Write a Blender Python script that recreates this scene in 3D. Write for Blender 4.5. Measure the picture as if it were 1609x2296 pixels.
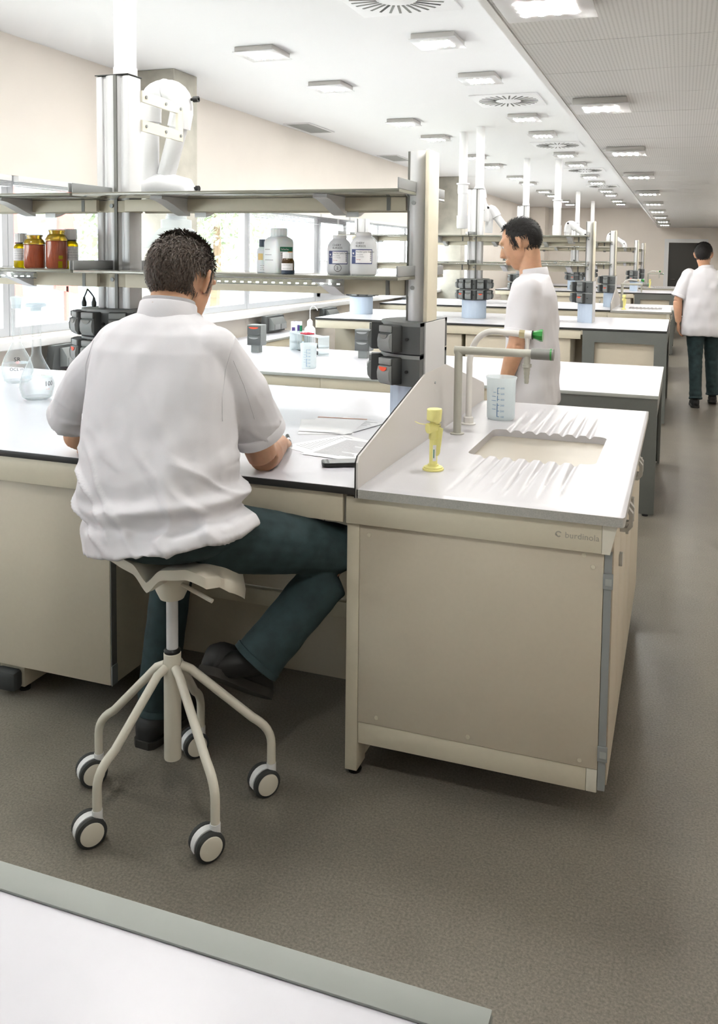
import bpy, bmesh, math, random
from mathutils import Vector, Matrix, noise
from math import sin, cos, pi, radians, sqrt, atan2
random.seed(7)
for o in list(bpy.data.objects): bpy.data.objects.remove(o)
S = bpy.context.scene
COL = S.collection

# ---------------------------------------------------------------- camera
cam = bpy.data.cameras.new('camera'); cam.sensor_fit = 'VERTICAL'; cam.sensor_height = 36; cam.sensor_width = 36
cam.lens = 1933.7*36/2296; cam.shift_x = -(855.6-804.5)/2296; cam.shift_y = -(1148-713.7)/2296
cam.clip_start = .02; cam.clip_end = 300
CAM = bpy.data.objects.new('camera', cam); COL.objects.link(CAM); S.camera = CAM
YAW, PIT, ROL = -.3343, -.0729, .0135
fw = Vector((sin(YAW)*cos(PIT), cos(YAW)*cos(PIT), sin(PIT))); rt = Vector((cos(YAW), -sin(YAW), 0)); up = rt.cross(fw)
rt, up = cos(ROL)*rt+sin(ROL)*up, cos(ROL)*up-sin(ROL)*rt
CAM.matrix_world = Matrix(((rt.x, up.x, -fw.x, 0), (rt.y, up.y, -fw.y, 0), (rt.z, up.z, -fw.z, 1.58), (0, 0, 0, 1)))

# ---------------------------------------------------------------- world, sun, exposure
W = bpy.data.worlds.new('sky'); S.world = W; W.use_nodes = True
bg = W.node_tree.nodes['Background']; bg.inputs[0].default_value = (.93, .97, 1, 1); bg.inputs[1].default_value = 4.6
sun = bpy.data.lights.new('sun', 'SUN'); sun.energy = 2.2; sun.angle = radians(2); sun.color = (1, .97, .92)
SUN = bpy.data.objects.new('sun', sun); COL.objects.link(SUN); SUN.rotation_euler = (radians(12), radians(48), 0)
LAMP = 148.0
pl = bpy.data.lights.new('window_daylight', 'AREA'); pl.shape = 'RECTANGLE'; pl.size = 1.1; pl.size_y = 20.8; pl.cycles.is_portal = True
PL = bpy.data.objects.new('window_daylight', pl); COL.objects.link(PL); PL.location = (-4.4, 8.2, 1.54); PL.rotation_euler = (0, radians(-90), 0)
S.view_settings.view_transform = 'Standard'; S.view_settings.look = 'None'; S.view_settings.gamma = 1
S.view_settings.use_curve_mapping = False; S.view_settings.exposure = 1.44
S.cycles.use_denoising = True
S.cycles.max_bounces = 6; S.cycles.diffuse_bounces = 3; S.cycles.glossy_bounces = 3; S.cycles.transparent_max_bounces = 24; S.cycles.caustics_reflective = False; S.cycles.caustics_refractive = False
S.cycles.sample_clamp_indirect = 6; S.cycles.adaptive_threshold = .1; S.cycles.adaptive_min_samples = 16; S.cycles.light_sampling_threshold = .03

# ---------------------------------------------------------------- materials
def lin(c):
    return tuple(((v/255)/12.92 if v/255 <= .04045 else ((v/255+.055)/1.055)**2.4) for v in c)
MATS = {}
def mat(name, c, rough=.5, metal=0, var=0, vscale=20, bump=0, bscale=200, coat=0, trans=0, ior=1.45, em=0, sss=0, alpha=1, aniso=None):
    m = bpy.data.materials.new(name); m.use_nodes = True; nt = m.node_tree; b = nt.nodes['Principled BSDF']
    L = lin(c); b.inputs['Base Color'].default_value = (*L, 1); b.inputs['Roughness'].default_value = rough; b.inputs['Metallic'].default_value = metal
    b.inputs['IOR'].default_value = ior; b.inputs['Coat Weight'].default_value = coat; b.inputs['Transmission Weight'].default_value = trans
    b.inputs['Alpha'].default_value = alpha
    if sss: b.inputs['Subsurface Weight'].default_value = sss; b.inputs['Subsurface Scale'].default_value = .01
    if em: b.inputs['Emission Color'].default_value = (*L, 1); b.inputs['Emission Strength'].default_value = em
    if var or bump:
        tc = nt.nodes.new('ShaderNodeTexCoord'); n = nt.nodes.new('ShaderNodeTexNoise'); n.inputs['Scale'].default_value = vscale; n.inputs['Detail'].default_value = 4
        mp = nt.nodes.new('ShaderNodeMapping'); nt.links.new(tc.outputs['Object'], mp.inputs[0]); nt.links.new(mp.outputs[0], n.inputs['Vector'])
        if aniso: mp.inputs['Scale'].default_value = aniso
        if var:
            r = nt.nodes.new('ShaderNodeMapRange'); r.inputs[3].default_value = 1-var; r.inputs[4].default_value = 1+var
            nt.links.new(n.outputs['Fac'], r.inputs[0]); r.inputs[1].default_value = .25; r.inputs[2].default_value = .75
            mx = nt.nodes.new('ShaderNodeVectorMath'); mx.operation = 'SCALE'; mx.inputs[0].default_value = L
            nt.links.new(r.outputs[0], mx.inputs['Scale']); nt.links.new(mx.outputs[0], b.inputs['Base Color'])
        if bump:
            n2 = nt.nodes.new('ShaderNodeTexNoise'); n2.inputs['Scale'].default_value = bscale; n2.inputs['Detail'].default_value = 3
            nt.links.new(mp.outputs[0], n2.inputs['Vector'])
            bp = nt.nodes.new('ShaderNodeBump'); bp.inputs['Strength'].default_value = bump; bp.inputs['Distance'].default_value = .002
            nt.links.new(n2.outputs['Fac'], bp.inputs['Height']); nt.links.new(bp.outputs[0], b.inputs['Normal'])
    MATS[name] = m; return m
def glassy(name, c, mixf=.1, rough=.02, tint=None, const=False):
    # thin clear sheet: see-through with a fresnel sheen
    m = bpy.data.materials.new(name); m.use_nodes = True; nt = m.node_tree; nt.nodes.clear()
    o = nt.nodes.new('ShaderNodeOutputMaterial'); t = nt.nodes.new('ShaderNodeBsdfTransparent'); g = nt.nodes.new('ShaderNodeBsdfGlossy')
    t.inputs[0].default_value = (*lin(tint or (250, 253, 253)), 1); g.inputs['Roughness'].default_value = rough; g.inputs['Color'].default_value = (*lin(c), 1)
    lw = nt.nodes.new('ShaderNodeLayerWeight'); lw.inputs[0].default_value = mixf; x = nt.nodes.new('ShaderNodeMixShader')
    x.inputs[0].default_value = mixf
    if not const: nt.links.new(lw.outputs['Fresnel'], x.inputs[0])
    nt.links.new(t.outputs[0], x.inputs[1]); nt.links.new(g.outputs[0], x.inputs[2]); nt.links.new(x.outputs[0], o.inputs[0])
    MATS[name] = m; return m
def milky(name, c, alpha=.6, rough=.35, edge=0):
    # translucent plastic / frosted glass: part see-through, part white diffuse that lets light through
    m = bpy.data.materials.new(name); m.use_nodes = True; nt = m.node_tree; nt.nodes.clear()
    o = nt.nodes.new('ShaderNodeOutputMaterial'); t = nt.nodes.new('ShaderNodeBsdfTransparent'); p = nt.nodes.new('ShaderNodeBsdfPrincipled'); tl = nt.nodes.new('ShaderNodeBsdfTranslucent')
    p.inputs['Base Color'].default_value = (*lin(c), 1); p.inputs['Roughness'].default_value = rough; tl.inputs[0].default_value = (*lin(c), 1)
    a = nt.nodes.new('ShaderNodeMixShader'); a.inputs[0].default_value = .4; x = nt.nodes.new('ShaderNodeMixShader'); x.inputs[0].default_value = alpha
    if edge:
        lw = nt.nodes.new('ShaderNodeLayerWeight'); lw.inputs[0].default_value = .35; mr = nt.nodes.new('ShaderNodeMapRange'); mr.inputs[3].default_value = alpha; mr.inputs[4].default_value = edge; nt.links.new(lw.outputs['Facing'], mr.inputs[0]); nt.links.new(mr.outputs[0], x.inputs[0])
    nt.links.new(p.outputs[0], a.inputs[1]); nt.links.new(tl.outputs[0], a.inputs[2]); nt.links.new(t.outputs[0], x.inputs[1]); nt.links.new(a.outputs[0], x.inputs[2]); nt.links.new(x.outputs[0], o.inputs[0])
    MATS[name] = m; return m
mat('wall', (247, 239, 230), .8, var=.02, vscale=2)
mat('ceil', (252, 252, 253), .9)
mat('white', (240, 240, 240), .5)
mat('beige', (216, 208, 187), .45, var=.015, vscale=60)
mat('panel', (206, 196, 177), .5, var=.015, vscale=80)
mat('cream', (226, 221, 206), .35)
mat('top', (206, 205, 211), .3, var=.01, vscale=30)
mat('blackedge', (48, 48, 47), .5)
mat('greyedge', (172, 176, 172), .45)
mat('fgedge', (146, 150, 145), .5, var=.03, vscale=15)
mat('greyframe', (104, 107, 103), .5, var=.03, vscale=120)
mat('alu', (216, 216, 217), .4, metal=.12)
mat('aludark', (120, 120, 116), .5, metal=.1)
mat('alugrey', (150, 152, 152), .45, metal=.2)
mat('tower', (86, 89, 89), .5)
mat('socket', (134, 138, 137), .5)
mat('socketdark', (66, 68, 68), .55)
mat('red', (230, 84, 52), .5)
mat('blue', (190, 205, 222), .45)
mat('black', (24, 24, 24), .5)
mat('rubber', (58, 60, 60), .6)
mat('greyplastic', (150, 154, 153), .45)
mat('shelf', (128, 128, 116), .16, coat=.4)
mat('concrete', (186, 183, 172), .85, var=.16, vscale=6, bump=.3, bscale=60)
mat('sinktop', (198, 196, 199), .34, var=.03, vscale=400)
mat('sinkbowl', (176, 168, 154), .4)
mat('faucet', (178, 177, 166), .4)
mat('faucetw', (226, 223, 218), .35)
mat('green', (30, 128, 46), .3, coat=.3)
mat('yellow', (238, 231, 150), .45)
mat('steel', (190, 190, 190), .22, metal=1)
mat('brass', (200, 188, 150), .3, metal=.6)
mat('paper', (246, 246, 248), .7)
mat('ink', (60, 62, 66), .7)
mat('inkgrey', (150, 150, 156), .7)
mat('inkblue', (70, 110, 150), .6)
mat('navy', (64, 76, 122), .5)
mat('labelwhite', (246, 244, 246), .6)
mat('labelgreen', (12, 122, 84), .5)
mat('orange', (236, 150, 40), .5)
mat('labelyellow', (236, 208, 140), .5)
mat('purple', (84, 62, 130), .5)
mat('crimson', (176, 40, 62), .5)
mat('paperbrown', (190, 130, 104), .7)
mat('darkblue', (62, 76, 92), .45)
mat('pe', (240, 246, 249), .4, sss=.2)
mat('handlegrey', (196, 195, 190), .4)
mat('lettergrey', (172, 167, 153), .5)
mat('sinkedge', (176, 175, 169), .35, var=.16, vscale=350)
mat('splashsheet', (214, 210, 206), .4)
mat('lampbody', (200, 197, 193), .35, metal=.3)
mat('lampface', (222, 221, 222), .3, metal=.2)
mat('door', (62, 60, 56), .5)
mat('frame', (196, 198, 202), .4, metal=.2)
mat('blind', (206, 207, 210), .6)
mat('cord', (240, 240, 240), .6)
mat('wire', (40, 44, 42), .5)
mat('pink', (196, 84, 78), .8)
mat('brickpink', (224, 182, 176), .85, var=.05, vscale=3)
mat('outwhite', (176, 170, 164), .8)
mat('outgrey', (112, 122, 132), .5)
mat('outglass', (120, 138, 148), .35)
mat('leaf', (140, 152, 124), .8)
mat('trunk', (120, 100, 80), .8)
mat('pave', (226, 224, 218), .9)
mat('arm', (224, 224, 226), .35)
mat('discs', (255, 253, 248), .4, em=LAMP)
mat('led', (255, 255, 250), .4, em=8)
mat('skin', (192, 148, 118), .5, var=.06, vscale=40, sss=.15)
mat('hair', (70, 58, 48), .5, var=.45, vscale=150)
mat('hair2', (24, 21, 20), .6, var=.3, vscale=90)
mat('jacket', (214, 212, 215), .85, bump=.2, bscale=900)
mat('tee', (168, 166, 168), .9, bump=.3, bscale=600)
mat('jeans', (42, 60, 63), .8, var=.3, vscale=22, bump=.4, bscale=900)
mat('shoe', (30, 30, 30), .6)
mat('sole', (52, 50, 47), .7)
mat('stitch', (150, 130, 100), .7)
glassy('glass', (255, 255, 255), .05, const=True)
glassy('clear', (255, 255, 255), .12, .02, (248, 251, 251))
milky('flaskglass', (206, 214, 216), .08, .05, .62)
milky('frost', (232, 240, 242), .55)
milky('peclear', (246, 247, 249), .93)
mat('amber', (150, 96, 10), .05, trans=.9, ior=1.2)
mat('oil', (206, 178, 12), .08, trans=.55, ior=1.3)
mat('reddish', (150, 74, 48), .12, coat=.5, var=.25, vscale=60, aniso=(6, 6, .6))
mat('ambertop', (178, 146, 44), .08, trans=.5, coat=.5, ior=1.3)
mat('darkamber', (88, 58, 16), .06, trans=.5, ior=1.3, coat=.5)

# floor: speckled sheet vinyl
def floor_mat():
    m = bpy.data.materials.new('floorvinyl'); m.use_nodes = True; nt = m.node_tree; b = nt.nodes['Principled BSDF']
    tc = nt.nodes.new('ShaderNodeTexCoord')
    def nz(sc, det, rough=.5):
        n = nt.nodes.new('ShaderNodeTexNoise'); n.inputs['Scale'].default_value = sc; n.inputs['Detail'].default_value = det; n.inputs['Roughness'].default_value = rough
        nt.links.new(tc.outputs['Object'], n.inputs['Vector']); return n
    a, c, w = nz(150, 3, .7), nz(3, 5, .65), nz(.7, 3)
    r = nt.nodes.new('ShaderNodeValToRGB'); e = r.color_ramp.elements
    e[0].position = .3; e[0].color = (*lin((98, 93, 84)), 1); e[1].position = .7; e[1].color = (*lin((140, 134, 123)), 1)
    nt.links.new(a.outputs['Fac'], r.inputs[0])
    mr = nt.nodes.new('ShaderNodeMapRange'); mr.inputs[1].default_value = .3; mr.inputs[2].default_value = .7; mr.inputs[3].default_value = .9; mr.inputs[4].default_value = 1.1
    nt.links.new(c.outputs['Fac'], mr.inputs[0])
    mx = nt.nodes.new('ShaderNodeVectorMath'); mx.operation = 'SCALE'; nt.links.new(r.outputs[0], mx.inputs[0]); nt.links.new(mr.outputs[0], mx.inputs['Scale'])
    nt.links.new(mx.outputs[0], b.inputs['Base Color'])
    mr2 = nt.nodes.new('ShaderNodeMapRange'); mr2.inputs[3].default_value = .31; mr2.inputs[4].default_value = .33; nt.links.new(w.outputs['Fac'], mr2.inputs[0]); nt.links.new(mr2.outputs[0], b.inputs['Roughness'])
    bp = nt.nodes.new('ShaderNodeBump'); bp.inputs['Strength'].default_value = .25; bp.inputs['Distance'].default_value = .001; nt.links.new(a.outputs['Fac'], bp.inputs['Height']); nt.links.new(bp.outputs[0], b.inputs['Normal'])
    MATS['floor'] = m
floor_mat()
# perforated ceiling metal: rows of small round holes
def perf_mat():
    m = bpy.data.materials.new('perforated'); m.use_nodes = True; nt = m.node_tree; b = nt.nodes['Principled BSDF']; b.inputs['Roughness'].default_value = .38
    tc = nt.nodes.new('ShaderNodeTexCoord'); s = nt.nodes.new('ShaderNodeVectorMath'); s.operation = 'SCALE'; s.inputs['Scale'].default_value = 62
    f = nt.nodes.new('ShaderNodeVectorMath'); f.operation = 'FRACTION'; d = nt.nodes.new('ShaderNodeVectorMath'); d.operation = 'SUBTRACT'; d.inputs[1].default_value = (.5, .5, 0)
    mu = nt.nodes.new('ShaderNodeVectorMath'); mu.operation = 'MULTIPLY'; mu.inputs[1].default_value = (1, 1, 0); le = nt.nodes.new('ShaderNodeVectorMath'); le.operation = 'LENGTH'
    nt.links.new(tc.outputs['Object'], s.inputs[0]); nt.links.new(s.outputs[0], f.inputs[0]); nt.links.new(f.outputs[0], d.inputs[0]); nt.links.new(d.outputs[0], mu.inputs[0]); nt.links.new(mu.outputs[0], le.inputs[0])
    r = nt.nodes.new('ShaderNodeMapRange'); r.inputs[1].default_value = .2; r.inputs[2].default_value = .3; nt.links.new(le.outputs['Value'], r.inputs[0])
    x = nt.nodes.new('ShaderNodeMix'); x.data_type = 'RGBA'; x.inputs['A'].default_value = (*lin((186, 185, 182)), 1); x.inputs['B'].default_value = (*lin((222, 221, 219)), 1)
    nt.links.new(r.outputs[0], x.inputs['Factor']); nt.links.new(x.outputs['Result'], b.inputs['Base Color']); MATS['perf'] = m
perf_mat()

# ---------------------------------------------------------------- geometry helpers
class G:
    def __init__(s): s.v = []; s.f = []
    def add(s, vs, fs):
        n = len(s.v); s.v += [tuple(p) for p in vs]; s.f += [tuple(i+n for i in q) for q in fs]; return s
    def box(s, x0, x1, y0, y1, z0, z1, b=0):
        x0, x1 = min(x0, x1), max(x0, x1); y0, y1 = min(y0, y1), max(y0, y1); z0, z1 = min(z0, z1), max(z0, z1)
        if b:
            b = min(b, .45*(x1-x0), .45*(y1-y0), .45*(z1-z0)); bm = bmesh.new(); bmesh.ops.create_cube(bm, size=1)
            for q in bm.verts: q.co = ((x0+x1)/2+q.co.x*(x1-x0), (y0+y1)/2+q.co.y*(y1-y0), (z0+z1)/2+q.co.z*(z1-z0))
            bmesh.ops.bevel(bm, geom=bm.edges[:], offset=b, segments=2, affect='EDGES', profile=.5)
            bm.verts.index_update(); s.add([q.co[:] for q in bm.verts], [[w.index for w in fc.verts] for fc in bm.faces]); bm.free(); return s
        return s.add([(x0, y0, z0), (x1, y0, z0), (x1, y1, z0), (x0, y1, z0), (x0, y0, z1), (x1, y0, z1), (x1, y1, z1), (x0, y1, z1)],
                     [(0, 3, 2, 1), (4, 5, 6, 7), (0, 1, 5, 4), (1, 2, 6, 5), (2, 3, 7, 6), (3, 0, 4, 7)])
    def loft(s, rings, cap=True, closed=False):
        n = len(rings[0]); vs = [p for r in rings for p in r]; fs = []
        m = len(rings)
        for i in range(m if closed else m-1):
            a, b = i*n, ((i+1) % m)*n
            for j in range(n): k = (j+1) % n; fs.append((a+j, a+k, b+k, b+j))
        if cap and not closed: fs.append(tuple(range(n-1, -1, -1))); fs.append(tuple(range((m-1)*n, m*n)))
        return s.add(vs, fs)
    def tube(s, pts, r, n=12, cap=True, ell=None, refv=None):
        pts = [Vector(p) for p in pts]; rs = r if isinstance(r, (list, tuple)) else [r]*len(pts); rings = []
        u = None
        for i, p in enumerate(pts):
            t = (pts[min(i+1, len(pts)-1)]-pts[max(i-1, 0)]).normalized()
            if u is None:
                u = Vector(refv) if refv else (Vector((0, 0, 1)) if abs(t.z) < .9 else Vector((1, 0, 0)))
            u = (u-t*u.dot(t)).normalized(); w = t.cross(u); rr = rs[i]; e = (ell[i] if isinstance(ell, list) else ell) or 1
            rings.append([p+u*(rr*cos(2*pi*k/n))+w*(rr*e*sin(2*pi*k/n)) for k in range(n)])
        return s.loft(rings, cap)
    def cyl(s, p0, p1, r0, r1=None, n=20, cap=True): return s.tube([p0, p1], [r0, r0 if r1 is None else r1], n, cap)
    def lathe(s, c, prof, n=28, cap=True, sx=1, sy=1):
        return s.loft([[(c[0]+r*sx*cos(2*pi*k/n), c[1]+r*sy*sin(2*pi*k/n), c[2]+z) for k in range(n)] for r, z in prof], cap)
    def prism(s, poly, a, b, ax='z'):
        f = {'z': lambda p, t: (p[0], p[1], t), 'y': lambda p, t: (p[0], t, p[1]), 'x': lambda p, t: (t, p[0], p[1])}[ax]
        return s.loft([[f(p, a) for p in poly], [f(p, b) for p in poly]])
    def xf(s, M): s.v = [tuple(M @ Vector(p)) for p in s.v]; return s
    def rot(s, c, ang, ax='Z'): return s.xf(Matrix.Translation(c) @ Matrix.Rotation(ang, 4, ax) @ Matrix.Translation(-Vector(c)))
def bez(a, b, c, n=8):
    a, b, c = Vector(a), Vector(b), Vector(c); return [(1-t)**2*a+2*t*(1-t)*b+t*t*c for t in [i/n for i in range(n+1)]]
def rpoly(x0, x1, y0, y1, r, n=4):
    out = []
    for cx, cy, a in ((x1-r, y1-r, 0), (x0+r, y1-r, pi/2), (x0+r, y0+r, pi), (x1-r, y0+r, 1.5*pi)):
        out += [(cx+r*cos(a+pi/2*i/n), cy+r*sin(a+pi/2*i/n)) for i in range(n+1)]
    return out
WL = {}
def meta(o, label=None, cat=None, group=None, kind=None):
    for k, x in (('label', label), ('category', cat), ('group', group), ('kind', kind)):
        if x: o[k] = x
    return o
def mkmesh(name, g, m, smooth=35):
    me = bpy.data.meshes.new(name); me.from_pydata(g.v, [], g.f); me.validate(); bm = bmesh.new(); bm.from_mesh(me)
    bmesh.ops.recalc_face_normals(bm, faces=bm.faces[:]); bm.to_mesh(me); bm.free()
    if m: me.materials.append(MATS[m])
    if smooth: me.shade_smooth(); me.set_sharp_from_angle(angle=radians(smooth))
    return me
def obj(name, g, m, parent=None, label=None, cat=None, group=None, kind=None, smooth=35, loc=None):
    if parent is None:
        if loc is None:
            xs, ys, zs = zip(*g.v); loc = ((min(xs)+max(xs))/2, (min(ys)+max(ys))/2, min(zs))
    else: loc = WL[parent.name]
    g.v = [(p[0]-loc[0], p[1]-loc[1], p[2]-loc[2]) for p in g.v]
    o = bpy.data.objects.new(name, mkmesh(name, g, m, smooth)); COL.objects.link(o)
    if parent is None: o.location = loc
    else: o.parent = parent
    WL[o.name] = loc; return meta(o, label, cat, group, kind)
def thing(name, loc, label, cat, group=None):
    o = bpy.data.objects.new(name, None); COL.objects.link(o); o.location = loc; o.empty_display_size = .1; WL[o.name] = tuple(loc)
    return meta(o, label, cat, group)
def copy_tree(root, d, label=None, group=None):
    def cp(o, par):
        c = o.copy(); COL.objects.link(c); c.parent = par
        for k in kids.get(o.name, []): cp(k, c)
        return c
    kids = {}
    for o in COL.objects:
        if o.parent: kids.setdefault(o.parent.name, []).append(o)
    r = cp(root, None); r.location = Vector(root.location)+Vector(d); WL[r.name] = tuple(r.location)
    if label: r['label'] = label
    if group: r['group'] = group
    return r
def text(g_name, s, size, M, m, parent, ext=.0003, wrap=None, spacing=1):
    # printed lettering as thin mesh; M places it, wrap=(cx,cy,r) bends it round a vertical cylinder
    cu = bpy.data.curves.new('t', 'FONT'); cu.body = s; cu.size = size; cu.align_x = 'LEFT'; cu.extrude = 0; cu.space_character = spacing; cu.resolution_u = 3
    to = bpy.data.objects.new('t', cu); COL.objects.link(to); dg = bpy.context.evaluated_depsgraph_get()
    me = bpy.data.meshes.new_from_object(to.evaluated_get(dg)); g = G(); g.add([v.co[:] for v in me.vertices], [list(p.vertices) for p in me.polygons])
    bpy.data.objects.remove(to); bpy.data.curves.remove(cu); bpy.data.meshes.remove(me)
    if not g.v: return None
    if wrap:
        cx, cy, r, a0, z0 = wrap; g.v = [(cx+r*cos(a0+x/r), cy+r*sin(a0+x/r), z0+y) for x, y, z in g.v]
    else: g.xf(M)
    return obj(g_name, g, m, parent, smooth=0)
def patch(cx, cy, r, a0, a1, z0, z1, n=10, th=.0004):
    g = G(); R = [(r, 0), (r+th, 0)]
    rings = [[(cx+q*cos(a), cy+q*sin(a), z) for q, z in ((r, z0), (r+th, z0), (r+th, z1), (r, z1))] for a in [a0+(a1-a0)*i/n for i in range(n+1)]]
    return g.loft(rings)
# ================================================================ SETTING
XW = -4.24; ZC = 3.0; ZR = 2.45; YE = 25.3; XS = -.69; XR = .92; YB = -3.0
obj('floor', G().box(XW-.4, XR+.2, YB-.2, YE+.2, -.1, 0), 'floor', kind='structure', smooth=0)
obj('ceiling', G().box(XW-.4, XS+.02, YB-.2, YE+.2, ZC, ZC+.12), 'ceil', kind='structure', smooth=0)
cr = obj('ceiling_aisle', G().box(XS+.03, XR+.2, YB-.2, YE+.2, ZR+.012, ZR+.03).box(XS+.02, XR+.2, YB-.2, YE+.2, ZC, ZC+.12).box(XS, XS+.03, YB-.2, YE+.2, ZR-.004, ZC-.002), 'ceil', kind='structure', smooth=0)
pm = None
y = YB
while y < YE-.05:
    if pm is None:
        o = obj('ceiling_panel', G().box(XS+.034, XR-.002, y+.003, y+.597, ZR, ZR+.0115), 'perf', cr, smooth=0); pm = o.data; y0p = y
    else:
        o = bpy.data.objects.new('ceiling_panel', pm); COL.objects.link(o); o.parent = cr; o.location = (0, y-y0p, 0)
    y += .6
obj('wall_right', G().box(XR, XR+.15, YB-.2, YE+.2, 0, ZC), 'wall', kind='structure', smooth=0)
obj('wall_back', G().box(XW-.4, XR+.2, YB-.2, YB, 0, ZC), 'wall', kind='structure', smooth=0)
# far wall with a door opening
DX0, DX1, DZ = -.39, .52, 2.04
obj('wall_far', G().box(XW-.4, DX0, YE, YE+.2, 0, ZC).box(DX1, XR+.2, YE, YE+.2, 0, ZC).box(DX0, DX1, YE, YE+.2, DZ, ZC), 'wall', kind='structure', smooth=0)
d = obj('door_1', G().box(DX0+.001, DX1-.001, YE+.06, YE+.1, .005, DZ-.001), 'door', kind='structure', smooth=0)
obj('door_frame', G().box(DX0-.11, DX0-.001, YE-.02, YE-.0005, 0, DZ+.1).box(DX1+.001, DX1+.11, YE-.02, YE-.0005, 0, DZ+.1).box(DX0-.001, DX1+.001, YE-.02, YE-.0005, DZ+.001, DZ+.1), 'white', d, smooth=0)
obj('door_handle', G().tube([(DX0+.08, YE+.06, 1.02), (DX0+.08, YE+.01, 1.02), (DX0+.2, YE+.01, 1.02)], .012, 8), 'steel', d)
obj('trim_1', G().box(XW+.0005, -3.70, 24.5, YE-.0005, 0, ZC-.0005), 'wall', kind='structure', smooth=0)
# left wall: sill wall, lintel, solid ends; band of windows between
SZ, HZ = 1.0, 2.08; WY0, WY1 = -2.2, 18.6
obj('wall_left', G().box(XW-.3, XW, YB-.2, YE+.2, 0, SZ).box(XW-.3, XW, YB-.2, YE+.2, HZ, ZC).box(XW-.3, XW, YB-.2, WY0, SZ, HZ).box(XW-.3, XW, WY1, YE+.2, SZ, HZ), 'wall', kind='structure', smooth=0)
obj('trim_2', G().box(XW+.0005, XW+.13, YB, 18.5, .93, .985, .006), 'white', kind='structure')
obj('baseboard_left', G().box(XW+.0005, XW+.015, YB, 24.4, 0.0005, .08), 'greyframe', kind='structure', smooth=0)
wins = [(-2.2, .2, 1), (.2, 2.45, 1), (2.45, 4.64, 1), (4.64, 5.95, 0), (5.95, 7.99, 0), (7.99, 9.76, 0), (9.76, 10.72, 2), (10.72, 13.36, 1), (13.36, 15.2, 0), (15.2, 16.9, 0), (16.9, 18.6, 0)]
for i, (a, b, kd) in enumerate(wins):
    x0, x1 = XW-.09, XW-.02; t = .055
    o = obj('window_%d' % (i+1), G().box(x0, x1, a+.002, a+t, SZ+.001, HZ-.001).box(x0, x1, b-t, b-.002, SZ+.001, HZ-.001).box(x0, x1, a+t, b-t, SZ+.001, SZ+.06).box(x0, x1, a+t, b-t, HZ-.06, HZ-.001), 'frame', kind='structure', smooth=0)
    if kd == 1:
        m = (a+b)/2; obj('mullion', G().box(x0, x1, m-.025, m+.025, SZ+.06, HZ-.06), 'frame', o, smooth=0)
        pn = [(a+t, m-.025), (m+.025, b-t)]
    else: pn = [(a+t, b-t)]
    if kd == 2:
        obj('window_sash', G().box(x0+.01, x1+.02, a+t, a+t+.05, SZ+.06, HZ-.06).box(x0+.01, x1+.02, b-t-.05, b-t, SZ+.06, HZ-.06).box(x0+.01, x1+.02, a+t, b-t, SZ+.06, SZ+.11).box(x0+.01, x1+.02, a+t, b-t, HZ-.11, HZ-.06), 'frame', o, smooth=0)
        obj('window_handle', G().tube([(XW+.0, a+.08, 1.5), (XW+.05, a+.08, 1.5), (XW+.05, a+.18, 1.5), (XW+.05, a+.18, 1.32)], .012, 8), 'alu', o)
    for p in pn: obj('pane', G().box(XW-.06, XW-.054, p[0]+.0005, p[1]-.0005, SZ+.0605, HZ-.0605), 'glass', o, smooth=0)
    # gathered venetian blind under the lintel with its two cords
    if b > 2.5:
        bl = thing('venetian_blind', (XW+.03, (a+b)/2, HZ-.2), '', 'blind', 'blinds drawn up above the windows')
        obj('head_rail', G().box(XW+.003, XW+.05, a+.03, b-.03, HZ-.045, HZ-.005, .004), 'white', bl)
        zz = HZ-.052; nsl = 7 if i in (5, 6, 7, 8) else 4
        for k in range(nsl): obj('slat', G().box(XW+.004, XW+.048, a+.035, b-.035, zz-.004, zz-.001), 'blind', bl, smooth=0); zz -= .0135 if nsl == 7 else .009
        for dy in (.33, .37): obj('cord', G().cyl((XW+.052, a+(b-a)*.2+dy, HZ-.04), (XW+.052, a+(b-a)*.2+dy, 1.35), .0028, n=6), 'cord', bl)
        bl['label'] = 'drawn-up pale venetian blind over the %s window bay counting from the left edge' % ['first', 'second', 'third', 'fourth', 'fifth', 'sixth', 'seventh', 'eighth', 'ninth'][i-2 if i >= 2 else 0]
        if i < 2: pass
for yc, nm in ((6.04, 'beside the white extraction arm'), (15.25, 'farther down the window wall, beyond the grey shelf uprights')):
    obj('concrete_column', G().box(XW+.0005, -3.765, yc-.17, yc+.17, .0005, ZC-.0005, .008), 'concrete', label='raw concrete column '+nm, cat='column')
# outdoors
obj('outdoor_ground', G().box(-60, XW-.4, -30, 60, -.6, -.3), 'pave', kind='structure', smooth=0)
def house(name, x, y0, y1, h, wallm, label, winm, nx, nz, zs, bal=None):
    t = thing(name, (x-2.5, (y0+y1)/2, -.3), label, 'building')
    obj('facade', G().box(x-5, x, y0, y1, -.3, h), wallm, t, smooth=0)
    w = (y1-y0)/nx
    for i in range(nx):
        for k in range(nz):
            a = y0+w*i+w*.18; z = zs+3.0*k
            f = obj('window', G().box(x+.002, x+.05, a, a+w*.64, z, z+1.5), 'outwhite', t, smooth=0)
            obj('pane', G().box(x+.052, x+.07, a+.08, a+w*.64-.08, z+.08, z+1.42), winm, f, smooth=0)
    for k in range(14):
        if bal: obj('cladding_strip', G().box(x+.08, x+.12, y0+.2, y0+(y1-y0)*bal, 2.0+k*.16, 2.08+k*.16), 'pink', t, smooth=0)
    return t
house('apartment_house', -15, -6, 11.3, 9, 'outwhite', 'pale house with pink cladding strips seen through the left windows', 'outglass', 4, 3, .6, .45)
house('office_house', -19, 20, 46, 10, 'outgrey', 'blue-grey glazed house seen through the farther windows', 'outglass', 7, 3, .5)
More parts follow.
